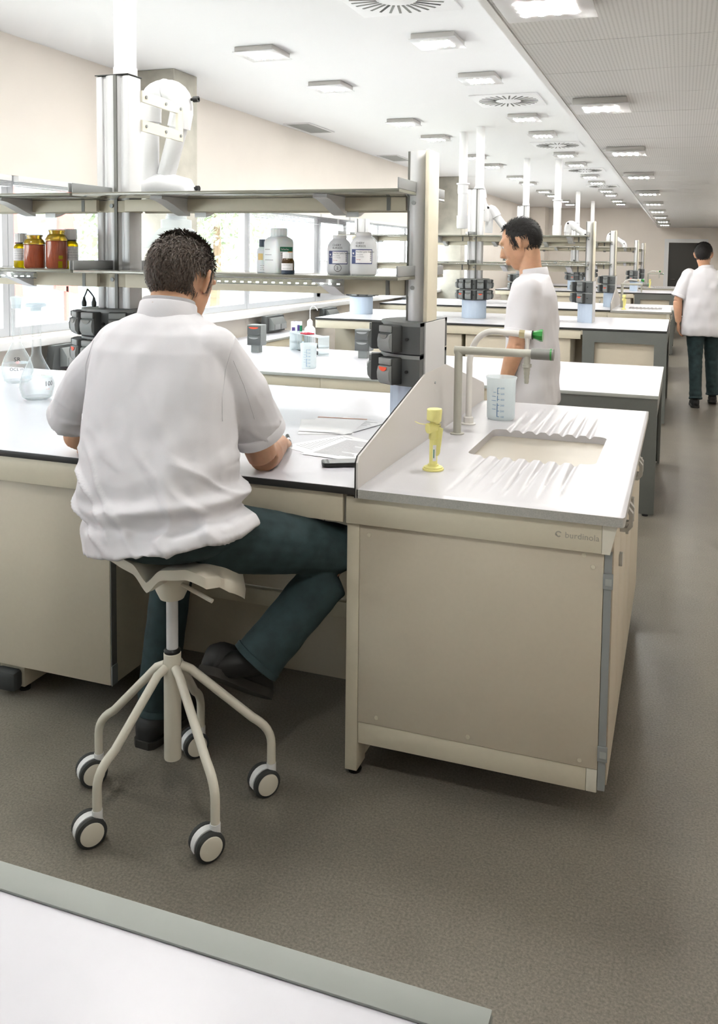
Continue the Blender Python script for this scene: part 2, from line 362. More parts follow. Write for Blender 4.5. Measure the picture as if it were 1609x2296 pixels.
def tree(x, y, h, r, n, label):
    t = thing('tree', (x, y, -.3), label, 'tree', 'trees outside the windows')
    obj('trunk', G().tube([(x, y, -.3), (x+.1, y, h*.35), (x, y+.1, h*.7)], [.16, .12, .05], 8), 'trunk', t)
    g = G(); rr = random.Random(int(y*10))
    for i in range(n):
        u = Vector((rr.gauss(0, 1), rr.gauss(0, 1), rr.gauss(0, 1))).normalized()*r*rr.random()**.4; c = Vector((x, y, h*.62))+Vector((u.x, u.y, u.z*1.1))
        q = [Vector((rr.gauss(0, 1), rr.gauss(0, 1), rr.gauss(0, 1))).normalized()*.16 for _ in range(2)]
        g.add([c-q[0]*.5, c+q[1]*.4, c+q[0], c-q[1]*.4], [(0, 1, 2, 3)])
    o = obj('foliage', g, 'leaf', t, smooth=0); o['kind'] = 'stuff'
tree(-11.2, 15.5, 4.4, 1.9, 2600, 'leafy tree with the broader crown outside the window behind the shelf bottles')
tree(-12.5, 21.5, 4.8, 2.0, 2600, 'leafy tree standing farther off, in front of the blue-grey house')
for i, yy in enumerate((12.6, 14.0)):
    g = G()
    g.prism([(-.12, 2.9), (.12, 2.9), (.3, .8), (-.3, .9)], 0, .06, 'x'); g.box(0, .06, -.03, .03, -.3, .95); g.xf(Matrix.Translation((-10.5, yy-1.2, 0)))
    obj('closed_parasol', g, 'pink', label='closed red parasol outside, %s of the two' % ('left' if i == 0 else 'right'), cat='parasol', group='red parasols outdoors')

# ---------------------------------------------------------------- ceiling fixtures
def lamp_proto(z, label, group):
    t = thing('ceiling_light', (0, 0, z-.06), label, 'ceiling light', group); s = .155
    obj('housing', G().box(-s+.012, s-.012, -s+.012, s-.012, z-.036, z-.0008, .003), 'lampbody', t)
    obj('face_plate', G().box(-s, s, -s, s, z-.043, z-.0362, .002), 'lampface', t)
    dm = None
    for i in range(4):
        for k in range(4):
            px, py = -.082+.0547*i, -.072+.048*k
            if dm is None: o = obj('led_disc', G().lathe((px, py, z-.0453), [(.013, 0), (.0145, .002)], 12), 'discs', t, smooth=0); dm = (o, px, py)
            else:
                o = bpy.data.objects.new('led_disc', dm[0].data); COL.objects.link(o); o.parent = t; o.location = (px-dm[1], py-dm[2], 0)
    return t
L0 = lamp_proto(ZC, '', 'lights on the white ceiling')
ordn = ['first', 'second', 'third', 'fourth', 'fifth', 'sixth', 'seventh', 'eighth', 'ninth', 'tenth', 'eleventh', 'twelfth', 'thirteenth', 'fourteenth', 'fifteenth', 'sixteenth']
ys = []
for k in range(-1, 6):
    ys += [5.53+3.24*k, 6.77+3.24*k]
used = False
for cx, nm in ((-2.83, 'window-side'), (-1.56, 'aisle-side')):
    vis = 0
    for y in ys:
        if y > 24.6: continue
        if y > 4.2: vis += 1
        lb = 'square LED ceiling light, %s from the camera in the %s row of the white ceiling' % (ordn[vis-1], nm) if y > 4.2 else 'square LED light above the picture edge, %s in the %s row' % ('nearer' if y < 3 else 'farther', nm)
        if not used: L0.location = (cx, y, ZC-.06); WL[L0.name] = tuple(L0.location); L0['label'] = lb; used = True
        else: copy_tree(L0, (cx-L0.location.x, y-L0.location.y, 0), lb)
for i, y in enumerate((.9, 2.95, 5.0, 7.17, 9.28, 11.72, 13.9, 16.1, 18.3, 20.4, 22.4)):
    lb = 'square LED light under the grey perforated aisle ceiling, %s from the camera' % ordn[i-1] if i else 'square LED light under the perforated aisle ceiling, above the picture edge'
    copy_tree(L0, (-.46-L0.location.x, y-L0.location.y, ZR-ZC), lb, 'lights on the perforated aisle ceiling')
def diffuser(y, i):
    x = -1.545; t = thing('air_diffuser', (x, y, ZC-.02), 'square white ceiling air outlet with radial slots, %s from the camera' % ordn[i], 'air vent', 'swirl air outlets in the white ceiling')
    obj('plate', G().box(x-.3, x+.3, y-.3, y+.3, ZC-.012, ZC-.0008, .002), 'ceil', t)
    for k in range(28):
        a = 2*pi*k/28; g = G().box(.115, .265, -.007, .007, ZC-.0145, ZC-.0125); g.rot((0, 0, 0), a); g.xf(Matrix.Translation((x, y, 0)))
        obj('slot', g, 'black' if k % 7 == 3 else 'aludark', t, smooth=0)
    obj('hub', G().lathe((x, y, ZC-.02), [(.08, 0), (.095, .007)], 28), 'ceil', t)
for i, y in enumerate((4.62, 7.86, 11.1, 14.34, 17.6)): diffuser(y, i)
for i, y in enumerate((9.0, 12.05)):
    t = thing('ceiling_grille', (-4.02, y, ZC-.02), 'flat grey linen-coloured return grille in ceiling by the window wall, %s one' % ('nearer' if i == 0 else 'farther'), 'vent', 'return grilles by the window wall')
    obj('rim', G().box(-4.17, -3.86, y-.36, y-.34, ZC-.012, ZC-.0008).box(-4.17, -3.86, y+.34, y+.36, ZC-.012, ZC-.0008).box(-4.17, -4.15, y-.34, y+.34, ZC-.012, ZC-.0008).box(-3.88, -3.86, y-.34, y+.34, ZC-.012, ZC-.0008), 'white', t, smooth=0)
    for k in range(9): obj('louvre', G().box(-4.148+.03*k, -4.122+.03*k, y-.338, y+.338, ZC-.01, ZC-.003), 'greyplastic', t, smooth=0)
# ================================================================ BENCHES
ROWN = ['nearest', 'second', 'third', 'fourth', 'fifth', 'sixth', 'farthest']
YC = [3.16, 6.21, 9.4, 12.55, 15.7, 18.9, 22.1]
HD = .84
def worktop(name, x0, x1, y0, y1, z, label, edge='blackedge', th=.022):
    t = thing(name, ((x0+x1)/2, (y0+y1)/2, z-th), label, 'worktop', 'white worktops')
    obj('core', G().box(x0, x1, y0, y1, z-th, z-.0015, .001), edge, t)
    obj('surface', G().box(x0+.0012, x1-.0012, y0+.0012, y1-.0012, z-.0014, z), 'top', t, smooth=0)
    return t
def handle_c(x, y, z, t, ax, par, h=.07, r=.012):
    # flat C pull handle standing off a door: ax '+x' or '-y'
    pr = [(0, h/2), (t*.6, h/2), (t, h/2-.018), (t, -h/2+.018), (t*.6, -h/2), (0, -h/2), (0, -h/2+.013), (t*.55, -h/2+.013), (t-.012, -h/2+.024), (t-.012, h/2-.024), (t*.55, h/2-.013), (0, h/2-.013)]
    g = G()
    if ax == '+x': g.prism([(x+a, z+b) for a, b in pr], y-r, y+r, 'y')
    else: g.prism([(y-a, z+b) for a, b in pr], x-r, x+r, 'x')
    return obj('handle', g, 'handlegrey', par)
def cabinet(x0, x1, yf, yb, z0, z1, label, nd=1, face=-1, feet=False, group='beige bench cabinets'):
    t = thing('base_cabinet', ((x0+x1)/2, (yf+yb)/2, z0), label, 'cabinet', group)
    s = face
    obj('body', G().box(x0, x1, yf-s*.021, yb, z0, z1), 'beige', t, smooth=0)
    if nd == 1: obj('edge_profile', G().box(x1+.0002, x1+.0025, yf+.001, yf+.03, z0+.07, z1-.001), 'aludark', t, smooth=0); obj('edge_cap', G().box(x1+.0002, x1+.004, yf+.001, yf+.032, z0, z0+.068), 'greyplastic', t, smooth=0)
    w = (x1-x0)/nd
    for i in range(nd):
        a, b = x0+w*i+.0015, x0+w*(i+1)-.0015
        dr = obj('door', G().box(a, b, yf-s*.0205, yf, z0+.001, z1-.001, .002), 'panel', t)
        hx = a+.05 if i % 2 else b-.05
        if s < 0: handle_c(hx if nd > 1 else a+.05, yf, z1-.075, .035, '-y', dr)
    return t
# ---- sink counter: rounded bowl opening with drainer grooves running up to its lip
def sink_counter(x0, x1, y0, y1, z, label, fine=True):
    t = thing('sink_counter', ((x0+x1)/2, (y0+y1)/2, z-.03), label, 'sink', 'sink counters at the bench ends')
    hx0, hx1, hy0, hy1 = x0+.195, x0+.632, y0+.565, y0+1.035
    N, Mr = (376, 30) if fine else (120, 8)
    def ray_rect(a, X0, X1, Y0, Y1, r):
        # point on a rounded rectangle by arc length parameter
        P = rpoly(X0, X1, Y0, Y1, r, 6); P = P+[P[0]]; L = [0]
        for i in range(len(P)-1): L.append(L[-1]+math.dist(P[i], P[i+1]))
        q = a*L[-1]
        for i in range(len(P)-1):
            if L[i+1] >= q: u = (q-L[i])/max(L[i+1]-L[i], 1e-9); return (P[i][0]+(P[i+1][0]-P[i][0])*u, P[i][1]+(P[i+1][1]-P[i][1])*u)
        return P[-1]
    grooves = [hx0+.065+.051*i for i in range(7)]
    def h(x, y):
        d = 0
        if y < hy0+.02: k = (y-(y0+.085))/(hy0-y0-.085)
        elif y > hy1-.02: k = ((y1-.13)-y)/((y1-.13)-hy1)
        else: return 0
        if k <= 0: return 0
        k = min(k, 1); w = .006+.012*k; q = 0
        for gx in grooves:
            e = abs(x-gx)
            if e < w: q = max(q, .5+.5*cos(pi*e/w))
        return -q*(.002+.009*k)
    def rim(x, y):
        e = min(x-x0, x1-x, y-y0, y1-y)
        return -.0025 if .022 < e else (0 if e > .008 else -.004*(1-e/.008)**2)
    # outer targets: rays from the hole outline to the outer rectangle
    hole = [ray_rect(i/N, hx0, hx1, hy0, hy1, .035) for i in range(N)]; cx, cy = (hx0+hx1)/2, (hy0+hy1)/2
    outer = []
    for p in hole:
        # push outwards: top/bottom edge points go straight in y, side points straight in x, corners spread
        ux = (p[0]-cx)/((hx1-hx0)/2); uy = (p[1]-cy)/((hy1-hy0)/2); m = max(abs(ux), abs(uy)); ux /= m; uy /= m
        ox = cx+ux*((x1-cx) if ux > 0 else (cx-x0)); oy = cy+uy*((y1-cy) if uy > 0 else (cy-y0)); outer.append((ox, oy))
    rings = []
    for k in range(Mr+1):
        f = (k/Mr)
        rg = []
        for p, q in zip(hole, outer):
            # keep x of grooves straight until most of the way out
            x = p[0]+(q[0]-p[0])*f**1.6; y = p[1]+(q[1]-p[1])*f; rg.append((x, y, z+h(x, y)+rim(x, y)))
        rings.append(rg)
    edge = [(q[0], q[1], z-.03) for q in outer]
    inn = [[(p[0], p[1], z-.001-.0 +h(p[0], p[1])-.006) for p in hole], [(p[0], p[1], z-.03) for p in hole]]
    g = G().loft(inn[::-1]+rings, cap=False)
    eo = G().loft([rings[-1], edge], cap=False)
    obj('counter_top', g, 'sinktop', t, smooth=50); obj('counter_edge', eo, 'sinkedge', t, smooth=50)
    b0 = [(cx+(p[0]-cx)*1.03, cy+(p[1]-cy)*1.03, z-.0305) for p in hole[::4 if fine else 2]]; b1 = [(cx+(p[0]-cx)*.98, cy+(p[1]-cy)*.98, z-.25) for p in hole[::4 if fine else 2]]; b2 = [(cx+(p[0]-cx)*.85, cy+(p[1]-cy)*.85, z-.285) for p in hole[::4 if fine else 2]]; b3 = [(cx+(p[0]-cx)*.05, cy+(p[1]-cy)*.05, z-.295) for p in hole[::4 if fine else 2]]
    obj('bowl', G().loft([b0, b1, b2, b3]), 'sinkbowl', t, smooth=60)
    obj('drain', G().lathe((cx, cy, z-.294), [(.032, 0), (.036, .003), (.02, .004)], 18), 'steel', t)
    return t
def sink_cabinet(x0, x1, y0, y1, zt, label, logo=False):
    t = thing('sink_cabinet', ((x0+x1)/2, (y0+y1)/2, 0), label, 'cabinet', 'sink cabinets at the bench ends')
    yf = y0+.028
    obj('leg', G().box(x0-.04, x0-.001, yf, yf+.075, .02, zt-.031, .002), 'beige', t)
    obj('leg', G().box(x0-.04, x0-.001, y1-.1, y1-.03, .02, zt-.031, .002), 'beige', t)
    for yy in (yf+.035, y1-.065): obj('levelling_foot', G().lathe((x0-.02, yy, 0), [(.02, 0), (.022, .008), (.012, .012), (.009, .0195)], 14), 'black', t)
    obj('foot_plate', G().box(x0-.032, x0-.004, yf+.076, y1-.101, .03, .62), 'beige', t, smooth=0)
    obj('top_rail', G().box(x0-.04, x1-.028, yf-.012, yf-.0005, zt-.113, zt-.031, .002), 'beige', t)
    br = obj('corner_bracket', G().prism([(x1-.0275, zt-.031), (x1+.012, zt-.031), (x1-.006, zt-.113), (x1-.0275, zt-.113)], yf-.012, yf+.03, 'y'), 'cream', t)
    obj('end_panel', G().box(x0, x1-.022, yf+.001, yf+.018, .176, zt-.1135, .0015), 'panel', t)
    obj('bottom_rail', G().box(x0, x1-.052, yf+.004, yf+.028, .108, .1745, .002), 'beige', t)
    obj('bottom_block', G().box(x1-.0515, x1-.022, yf+.004, yf+.05, .108, .1745, .002), 'cream', t)
    obj('carcass', G().box(x0+.001, x1-.045, yf+.0285, y1-.04, .115, zt-.34), 'beige', t, smooth=0)
    for px, pz in ((x0+.03, zt-.145), (x1-.05, zt-.155), (x0+.06, .2), (x0+.34, .197), (x1-.07, .195), (x1-.075, zt-.125)):
        obj('cover_cap', G().cyl((px, yf+.0012, pz), (px, yf-.001, pz), .0065, .006, 14), 'beige', t)
    # grey edge profile on the corner with two clips
    st = obj('edge_profile', G().box(x1-.0205, x1-.001, yf+.003, yf+.02, .118, zt-.114), 'greyplastic', t, smooth=0)
    for z in (zt-.19, .225):
        c = obj('clip', G().box(x1-.0225, x1+.004, yf-.004, yf+.0025, z-.021, z+.021, .001), 'greyplastic', st)
        obj('clip_button', G().box(x1-.0165, x1+.001, yf-.0052, yf-.0041, z-.011, z+.009), 'greyedge', st, smooth=0)
    n = 4; E_ = [yf+.03, y0+.34, y0+.66, y0+.98, y1-.04]
    for i in range(n):
        a, b = E_[i]+.0015, E_[i+1]-.0015
        dr = obj('door', G().box(x1-.0445, x1+.002, a, b, .118, zt-.032, .002), 'panel', t)
        handle_c(x1+.002, (b-.03) if i % 2 == 0 else (a+.03), zt-.095, .036, '+x', dr, .075)
        obj('lock', G().box(x1+.002, x1+.012, b-.05, b-.02, zt-.235, zt-.2, .001), 'handlegrey', dr)
    if logo:
        M = Matrix.Translation((-.276, yf-.0124, zt-.079)) @ Matrix.Rotation(pi/2, 4, 'X')
        text('lettering', 'burdinola', .0235, M, 'lettergrey', t, spacing=1.02)
        g = G(); cx, cz = -.293, zt-.072
        for a0, a1, r0, r1 in ((.6, 3.6, .006, .0095), (3.0, 5.6, .004, .0075)):
            for i in range(8):
                u, w_ = a0+(a1-a0)*i/8, a0+(a1-a0)*(i+1)/8
                g.add([(cx+r0*cos(u), yf-.0126, cz+r0*sin(u)), (cx+r1*cos(u), yf-.0126, cz+r1*sin(u)), (cx+r1*cos(w_), yf-.0126, cz+r1*sin(w_)), (cx+r0*cos(w_), yf-.0126, cz+r0*sin(w_))], [(0, 1, 2, 3)])
        obj('emblem', g, 'lettergrey', t, smooth=0)
    return t
def splash(x, y0, y1, z, label):
    t = thing('splash_panel', (x, (y0+y1)/2, z), label, 'panel', 'splash panels beside the sinks')
    P = [(y0, z-.03), (y0, z+.075), (y0+.015, z+.092), (y0+.7, z+.252), (y0+.98, z+.252), (y1-.02, z+.085), (y1, z+.07), (y1, z-.03)]
    obj('sheet', G().prism(P, x+.0008, x+.0065, 'x'), 'splashsheet', t, smooth=0)
    obj('dark_core', G().prism([(p[0], p[1]) for p in P], x-.004, x+.0006, 'x'), 'blackedge', t, smooth=0)
    obj('fixing_screw', G().cyl((x+.0066, y0+.82, z+.2), (x+.009, y0+.82, z+.2), .005, n=10), 'greyplastic', t)
    return t
# ---- service tower with sockets
def socket(g_par, c, ang, z, red=False, h=.098):
    ca, sa = cos(ang), sin(ang); M = Matrix(((ca, -sa, 0, c[0]), (sa, ca, 0, c[1]), (0, 0, 1, z), (0, 0, 0, 1)))
    # local: +x outward
    b = obj('socket', G().box(-.02, .034, -.036, .036, 0, h, .004).xf(M), 'socketdark', g_par)
    fr = [(.034, h*.72), (.044, h*.66), (.049, h*.45), (.047, h*.2), (.036, .003), (.034, .003)]
    obj('socket_lid', G().prism([(p[0], p[1]) for p in fr], -.033, .033, 'y').xf(M), 'socket', b)
    obj('socket_top', G().box(.0345, .042, -.033, .033, h*.74, h-.002, .002).xf(M), 'socket', b)
    lens = [(.022*cos(pi+pi*i/8), .016*sin(pi+pi*i/8)) for i in range(9)]
    obj('socket_mark', G().loft([[(.0475, p[0], h*.66+p[1]) for p in lens], [(.0492, p[0], h*.66+p[1]) for p in lens]]).xf(M), 'red' if red else 'aludark', b, smooth=0)
def tower(x, y, z, half, label, rows=2, zb=.2, detail=True):
    t = thing('service_tower', (x, y, z), label, 'socket tower', 'grey socket towers on the benches')
    H = .118*rows+.02; zt = z+zb
    if half: pl = [(x, y+.185)]+[(x-.2*sin(pi*i/14)*1.0, y+.185*cos(pi*i/14)) for i in range(1, 14)]+[(x, y-.185)]
    else: pl = [(x+.165*cos(2*pi*i/32), y+.15*sin(2*pi*i/32)) for i in range(32)]
    s = .82
    cxm = x if not half else x
    bp = [(cxm+(p[0]-cxm)*s, y+(p[1]-y)*s) for p in pl]
    # ribbed pale blue plinth
    g = G(); ng = 80; ribs = []
    for i in range(len(bp)):
        a, b = bp[i], bp[(i+1) % len(bp)]; m = 6 if math.dist(a, b) < .1 else 1
        for k in range(m): ribs.append((a[0]+(b[0]-a[0])*k/m+(.0018*(1 if k % 2 else -1)*((a[0]-cxm)/.2) if m > 1 else 0), a[1]+(b[1]-a[1])*k/m))
    obj('plinth', G().prism(ribs, z+.0006, zt, 'z'), 'blue', t)
    for r in range(rows):
        z0 = zt+.006+.118*r
        obj('housing', G().prism(pl, z0, z0+.114, 'z'), 'tower', t)
        obj('housing_rim', G().prism([(cxm+(p[0]-cxm)*1.012, y+(p[1]-y)*1.01) for p in pl], z0+.1005, z0+.1138, 'z'), 'socket', t)
        angs = ((200, 238) if half else (205, 235, 262, 300, 335, 20, 60, 120, 155)) if detail else ((200, 238) if half else (215, 265, 320, 30, 140))
        for i, an in enumerate(angs):
            a = radians(an); rr = 1.0
            if half: c = (x+.205*cos(a), y+.192*sin(a))
            else: c = (x+.165*cos(a), y+.15*sin(a))
            socket(t, c, a, z0+.006, red=(r == 0 and i % 2 == 1))
    if half:
        obj('side_profile', G().box(x+.0005, x+.006, y-.135, y+.135, z, zt+H-.02), 'alu', t, smooth=0)
        for zz in (zt+.06, zt+.178): obj('lock', G().cyl((x-.05, y-.178, zz), (x-.05, y-.19, zz), .006, n=10), 'black', t)
    else:
        for zz in (zt+.06, zt+.178)[:rows]:
            for dx in (-.025, .025): obj('lock', G().cyl((x+dx, y-.147, zz), (x+dx, y-.156, zz), .006, n=10), 'black', t)
    return t
# ---- reagent rack: posts, rails, two glass shelves
def post_profile(x, y, w, d):
    P = []
    for i in range(40):
        a = 2*pi*i/40; k = 1.0
        if i % 10 in (2, 8): k = .9
        P.append((x+w*k*cos(a)*(abs(cos(a))**-.25 if abs(cos(a)) > .2 else 1.4), y+d*k*sin(a)))
    return P
def rack(yc, xm, xe, x0, label, detail=True, lpole=True, xl=None):
    t = thing('reagent_rack', ((x0+xe)/2, yc, .9), label, 'shelf rack', 'reagent racks above the benches')
    z0 = .9006
    # middle post: rounded centre column with two flat wings and dark slots
    mp = obj('post', G().lathe((xm, yc, 0), [(.052, z0), (.052, 2.32)], 28).box(xm-.082, xm-.05, yc-.045, yc+.045, z0, 2.32, .006).box(xm+.05, xm+.082, yc-.045, yc+.045, z0, 2.32, .006).box(xm-.052, xm+.052, yc-.036, yc+.036, z0, 2.319), 'alu', t)
    obj('slot', G().box(xm+.012, xm+.026, yc-.0535, yc-.045, z0, 2.319), 'aludark', mp, smooth=0)
    obj('top_cap', G().box(xm-.084, xm+.084, yc-.05, yc+.05, 2.3205, 2.325, .002), 'blackedge', mp)
    # end post with its flat beige cover
    ep = obj('post', G().lathe((xe-.054, yc-.055, 0), [(.038, z0), (.038, 1.965)], 24, sy=1.35), 'alu', t)
    obj('slot', G().box(xe-.093, xe-.084, yc-.085, yc-.05, z0, 1.964), 'aludark', ep, smooth=0)
    obj('cover', G().box(xe-.016, xe-.0005, yc-.12, yc+.015, z0, 1.967, .003), 'beige', ep)
    if xl: obj('post', G().lathe((xl, yc, 0), [(.052, z0), (.052, 2.0)], 24).box(xl-.08, xl-.05, yc-.04, yc+.04, z0, 2.0, .006).box(xl+.05, xl+.08, yc-.04, yc+.04, z0, 2.0, .006), 'alu', t)
    zs = ((1.80, 1.748), (1.493, 1.43))
    for zt, zb in zs:
        for (a, b) in ((xm-.0, xe-.05), (x0, xm-.006)):
            sh = obj('shelf', G().box(a+.003, b-.003, yc-.31, yc+.29, zt, zt+.012, .0015), 'shelf', t)
            for xx in ((a+.006, b-.006) if detail else (a+.006,)):
                obj('shelf_stop', G().box(xx-.003, xx+.003, yc-.312, yc-.06, zt+.0125, zt+.05, .002), 'alugrey', sh)
                obj('shelf_stop', G().box(xx-.003, xx+.003, yc+.06, yc+.292, zt+.0125, zt+.05, .002), 'alugrey', sh)
            for s in (-1, 1):
                yy = yc+s*.062
                rl = obj('rail', G().box(a+.085, b-.05, min(yy, yy+s*.02), max(yy, yy+s*.02), zb, zt-.002, .002), 'beige', t)
                if s < 0:
                    obj('rail_clip', G().box(b-.125, b-.11, yy-.022, yy-.0205, zb, zt-.003), 'aludark', rl, smooth=0)
                    # curved shelf brackets
                L = b-a; n = max(1, round(L/.68))
                for k in range(n):
                    bx = a+L*(k+.5)/n if (a, b) != (xm, xe-.05) else a+.36+.69*k
                    pr = [(yy, zt-.001), (yy+s*.2, zt-.001), (yy+s*.205, zt-.014), (yy+s*.17, zt-.018), (yy+s*.12, zt-.032), (yy+s*.07, zt-.05), (yy+s*.03, zt-.064), (yy, zt-.07)]
                    if detail or s < 0: obj('bracket', G().prism(pr, bx-.027, bx+.027, 'x'), 'alu', t)
        co = obj('collar', G().lathe((xm, yc, 0), [(.0535, zb-.002), (.0535, zt-.002)], 28).box(xm-.085, xm+.085, yc-.049, yc+.049, zb-.001, zt-.003, .004), 'beige', t)
        obj('screw', G().cyl((xm, yc-.0536, (zb+zt)/2), (xm, yc-.0575, (zb+zt)/2), .009, n=12), 'alugrey', co)
        co = obj('collar', G().lathe((xe-.054, yc-.055, 0), [(.0395, zb-.002), (.0375, zt-.002)], 24, sy=1.36), 'alu', t)
        obj('screw', G().cyl((xe-.062, yc-.108, (zb+zt)/2), (xe-.062, yc-.112, (zb+zt)/2), .008, n=12), 'alugrey', co)
    if lpole:
        po = obj('ceiling_pole', G().cyl((xm+.035, yc, 2.3255), (xm+.035, yc, ZC-.0008), .046, n=24), 'white', t)
        obj('pole_collar', G().lathe((xm+.035, yc, 2.3252), [(.05, 0), (.05, .03), (.0465, .034)], 24), 'white', po)
    return t
def arm(base, elbow, end, mount_y, label, hood=True):
    t = thing('extraction_arm', tuple(base), label, 'extraction arm', 'white fume extraction arms')
    b, e, n = Vector(base), Vector(elbow), Vector(end)
    obj('lower_pipe', G().tube([b, b+(e-b)*.5, e-(e-b).normalized()*.06], .045, 18), 'arm', t)
    d1 = (e-b).normalized(); d2 = (n-e).normalized()
    jt = obj('elbow_joint', G().tube([e-d1*.13]+bez(e-d1*.1, e+d1*.05-d2*.02, e+d2*.13, 8), [.056]*10, 20), 'arm', t)
    side = d1.cross(d2).normalized()
    obj('knob', G().cyl(e-side*.056, e-side*.1, .007, .007, 8).cyl(e-side*.09, e-side*.112, .014, .014, 10), 'black', jt)
    obj('knob', G().cyl(e+side*.056, e+side*.1, .007, .007, 8).cyl(e+side*.09, e+side*.112, .014, .014, 10), 'black', jt)
    obj('upper_pipe', G().tube([e+d2*.1, n], .043, 18), 'arm', t)
    j2 = obj('wrist_joint', G().tube(bez(n-d2*.06, n+d2*.05, n+Vector((0, 0, -.12)), 6), .053, 18), 'arm', t)
    obj('knob', G().cyl(n-side*.05, n-side*.1, .008, .012, 8), 'black', j2)
    if hood: obj('hood', G().lathe((n.x+d2.x*.02, n.y+d2.y*.02, n.z-.12), [(.05, 0), (.052, -.06), (.07, -.075), (.075, -.1), (.15, -.19), (.155, -.2), (.14, -.2)], 28), 'frost', t)
    return t
def grey_end(x0, x1, y0, y1, z, label):
    t = thing('end_frame', ((x0+x1)/2, (y0+y1)/2, 0), label, 'bench end', 'dark grey end frames')
    h = .115
    for a in (y0+.004, y1-.024):
        obj('rail', G().box(x0+h, x1-h, a, a+.02, z-.02-h, z-.0225), 'greyframe', t, smooth=0)
        for xx in (x0, x1-h): obj('leg', G().box(xx, xx+h, a, a+.02, .012, z-.0225), 'greyframe', t, smooth=0)
        for xx in (x0+.05, x1-.05): obj('levelling_foot', G().lathe((xx, a+.01, 0), [(.018, 0), (.018, .008), (.008, .0118)], 10), 'black', t)
    obj('end_panel', G().box(x1-.02, x1-.0005, y0+.0245, y0+.09, .012, z-.0225).box(x1-.02, x1-.0005, y1-.09, y1-.0245, .012, z-.0225).box(x1-.02, x1-.0005, y0+.0905, y1-.0905, z-.14, z-.0225), 'greyframe', t, smooth=0)
    obj('infill_panel', G().box(x0+h-.03, x1-h+.03, y0+.06, y0+.075, .1, z-.03), 'panel', t, smooth=0)
    return t

XE = -.88; XN = -.12
for k in (0, 2, 3, 5, 6):
    yc = YC[k]; y0, y1 = yc-HD, yc+HD+.02; n = ROWN[k]; fine = k == 0; XL = XW+.135 if k in (0, 3) else -3.74
    sink = k in (0, 3, 6)
    worktop('bench_worktop', XL, (XE-.004 if sink else XN), y0, y1, .9, 'white dark-edged worktop of the %s bench row' % n)
    t = thing('lab_bench', ((XL+XE)/2, yc, 0), 'beige steel underframe with feet of the %s bench row' % n, 'bench', 'lab benches')
    xr = (XE-.045) if sink else -.92
    obj('front_rail', G().box(XL, xr, y0+.014, y0+.03, .789, .877, .002), 'beige', t)
    obj('back_rail', G().box(XL, xr, y1-.03, y1-.014, .789, .877, .002), 'beige', t)
    for fx in ((-2.22, -3.6) if k == 0 else (-2.3, -3.6)):
        obj('foot', G().box(fx-.055, fx+.055, y0+.08, y1-.08, .022, .1, .004), 'beige', t)
        for yy, s in ((y0+.08, -1), (y1-.08, 1)):
            obj('foot_cap', G().box(fx-.053, fx+.053, min(yy, yy+s*.05), max(yy, yy+s*.05), .02, .095, .018), 'rubber', t)
            obj('levelling_foot', G().lathe((fx+.03, yy-s*.03, 0), [(.02, 0), (.02, .01), (.01, .014), (.01, .0215)], 12), 'black', t)
        obj('upright', G().box(fx-.03, fx+.03, yc-.06, yc+.06, .1005, .877, .003), 'beige', t)
    # service spine panels between the two sides
    bk = obj('spine_panel', G().box(XL+.02, xr-.02, yc-.31, yc-.29, .33, .785), 'panel', t, smooth=0)
    obj('spine_rail', G().box(XL+.02, xr-.02, yc-.33, yc-.2885, .265, .325, .003), 'beige', t)
    obj('spine_plinth', G().box(XL+.02, xr-.02, yc-.26, yc-.25, .001, .262), 'panel', t, smooth=0)
    obj('cable_port', G().lathe((0, 0, 0), [(.036, 0), (.036, .006), (.024, .006), (.022, -.002)], 20).xf(Matrix.Translation((-1.33, yc-.2605, .16)) @ Matrix.Rotation(pi/2, 4, 'X')), 'greyplastic', t)
    if k == 0:
        for px in (-1.78, -1.56, -1.2): obj('panel_joint', G().box(px-.002, px+.002, yc-.3115, yc-.3102, .331, .784), 'aludark', t, smooth=0)
    if sink:
        sink_counter(XE, XN, y0, y1, .9, 'white grooved sink counter with bowl at the aisle end of the %s bench row' % n, fine)
        sink_cabinet(XE+.004, XN-.03, y0, y1, .9, 'beige sink cabinet with grey edge clips at the aisle end of the %s bench row' % n, logo=fine)
        splash(XE, y0, y1, .9, 'slanted white splash panel beside the sink of the %s bench row' % n)
    else:
        grey_end(-.9, XN+.005, y0, y1, .9, 'dark grey frame closing the aisle end of the %s bench row' % n)
    xm = {0: -2.30, 2: -2.18, 3: -2.21, 5: -2.2, 6: -2.2}[k]
    rack(yc, xm, XE, -3.95 if k == 0 else -3.7, 'aluminium and glass two-tier reagent rack on the %s bench row' % n, detail=k < 3, xl=-3.52 if k == 2 else None)
    if k == 2: tower(-3.52, yc, .9, False, 'oval grey socket tower at the window end of the third bench row', detail=False)
    tower(XE, yc-.02, .9, True, 'half-round grey socket tower by the end post of the %s bench row' % n, detail=k < 3)
    tower(xm, yc, .9, False, 'oval grey socket tower round the middle post of the %s bench row' % n, detail=k < 3)
    # cabinets
    if k == 0:
        cabinet(-2.62, -1.775, y0+.05, y0+.49, .112, .785, 'beige hanging cupboard under the worktop left of the seated man', 1)
    else:
        xs_ = {2: (-3.3, -2.1, -1.0), 3: (-3.3, -2.2, -1.5, -.95), 5: (-3.3, -2.1, -.95), 6: (-3.3, -2.1, -.95)}[k]
        for i in range(len(xs_)-1):
            if i == 1 and k == 3: continue
            cabinet(xs_[i]+.02, xs_[i+1]-.02, y0+.05, y0+.49, .09, .785, 'beige two-door cupboard, %s from the windows under the %s bench row' % (ordn[i], n), 2)
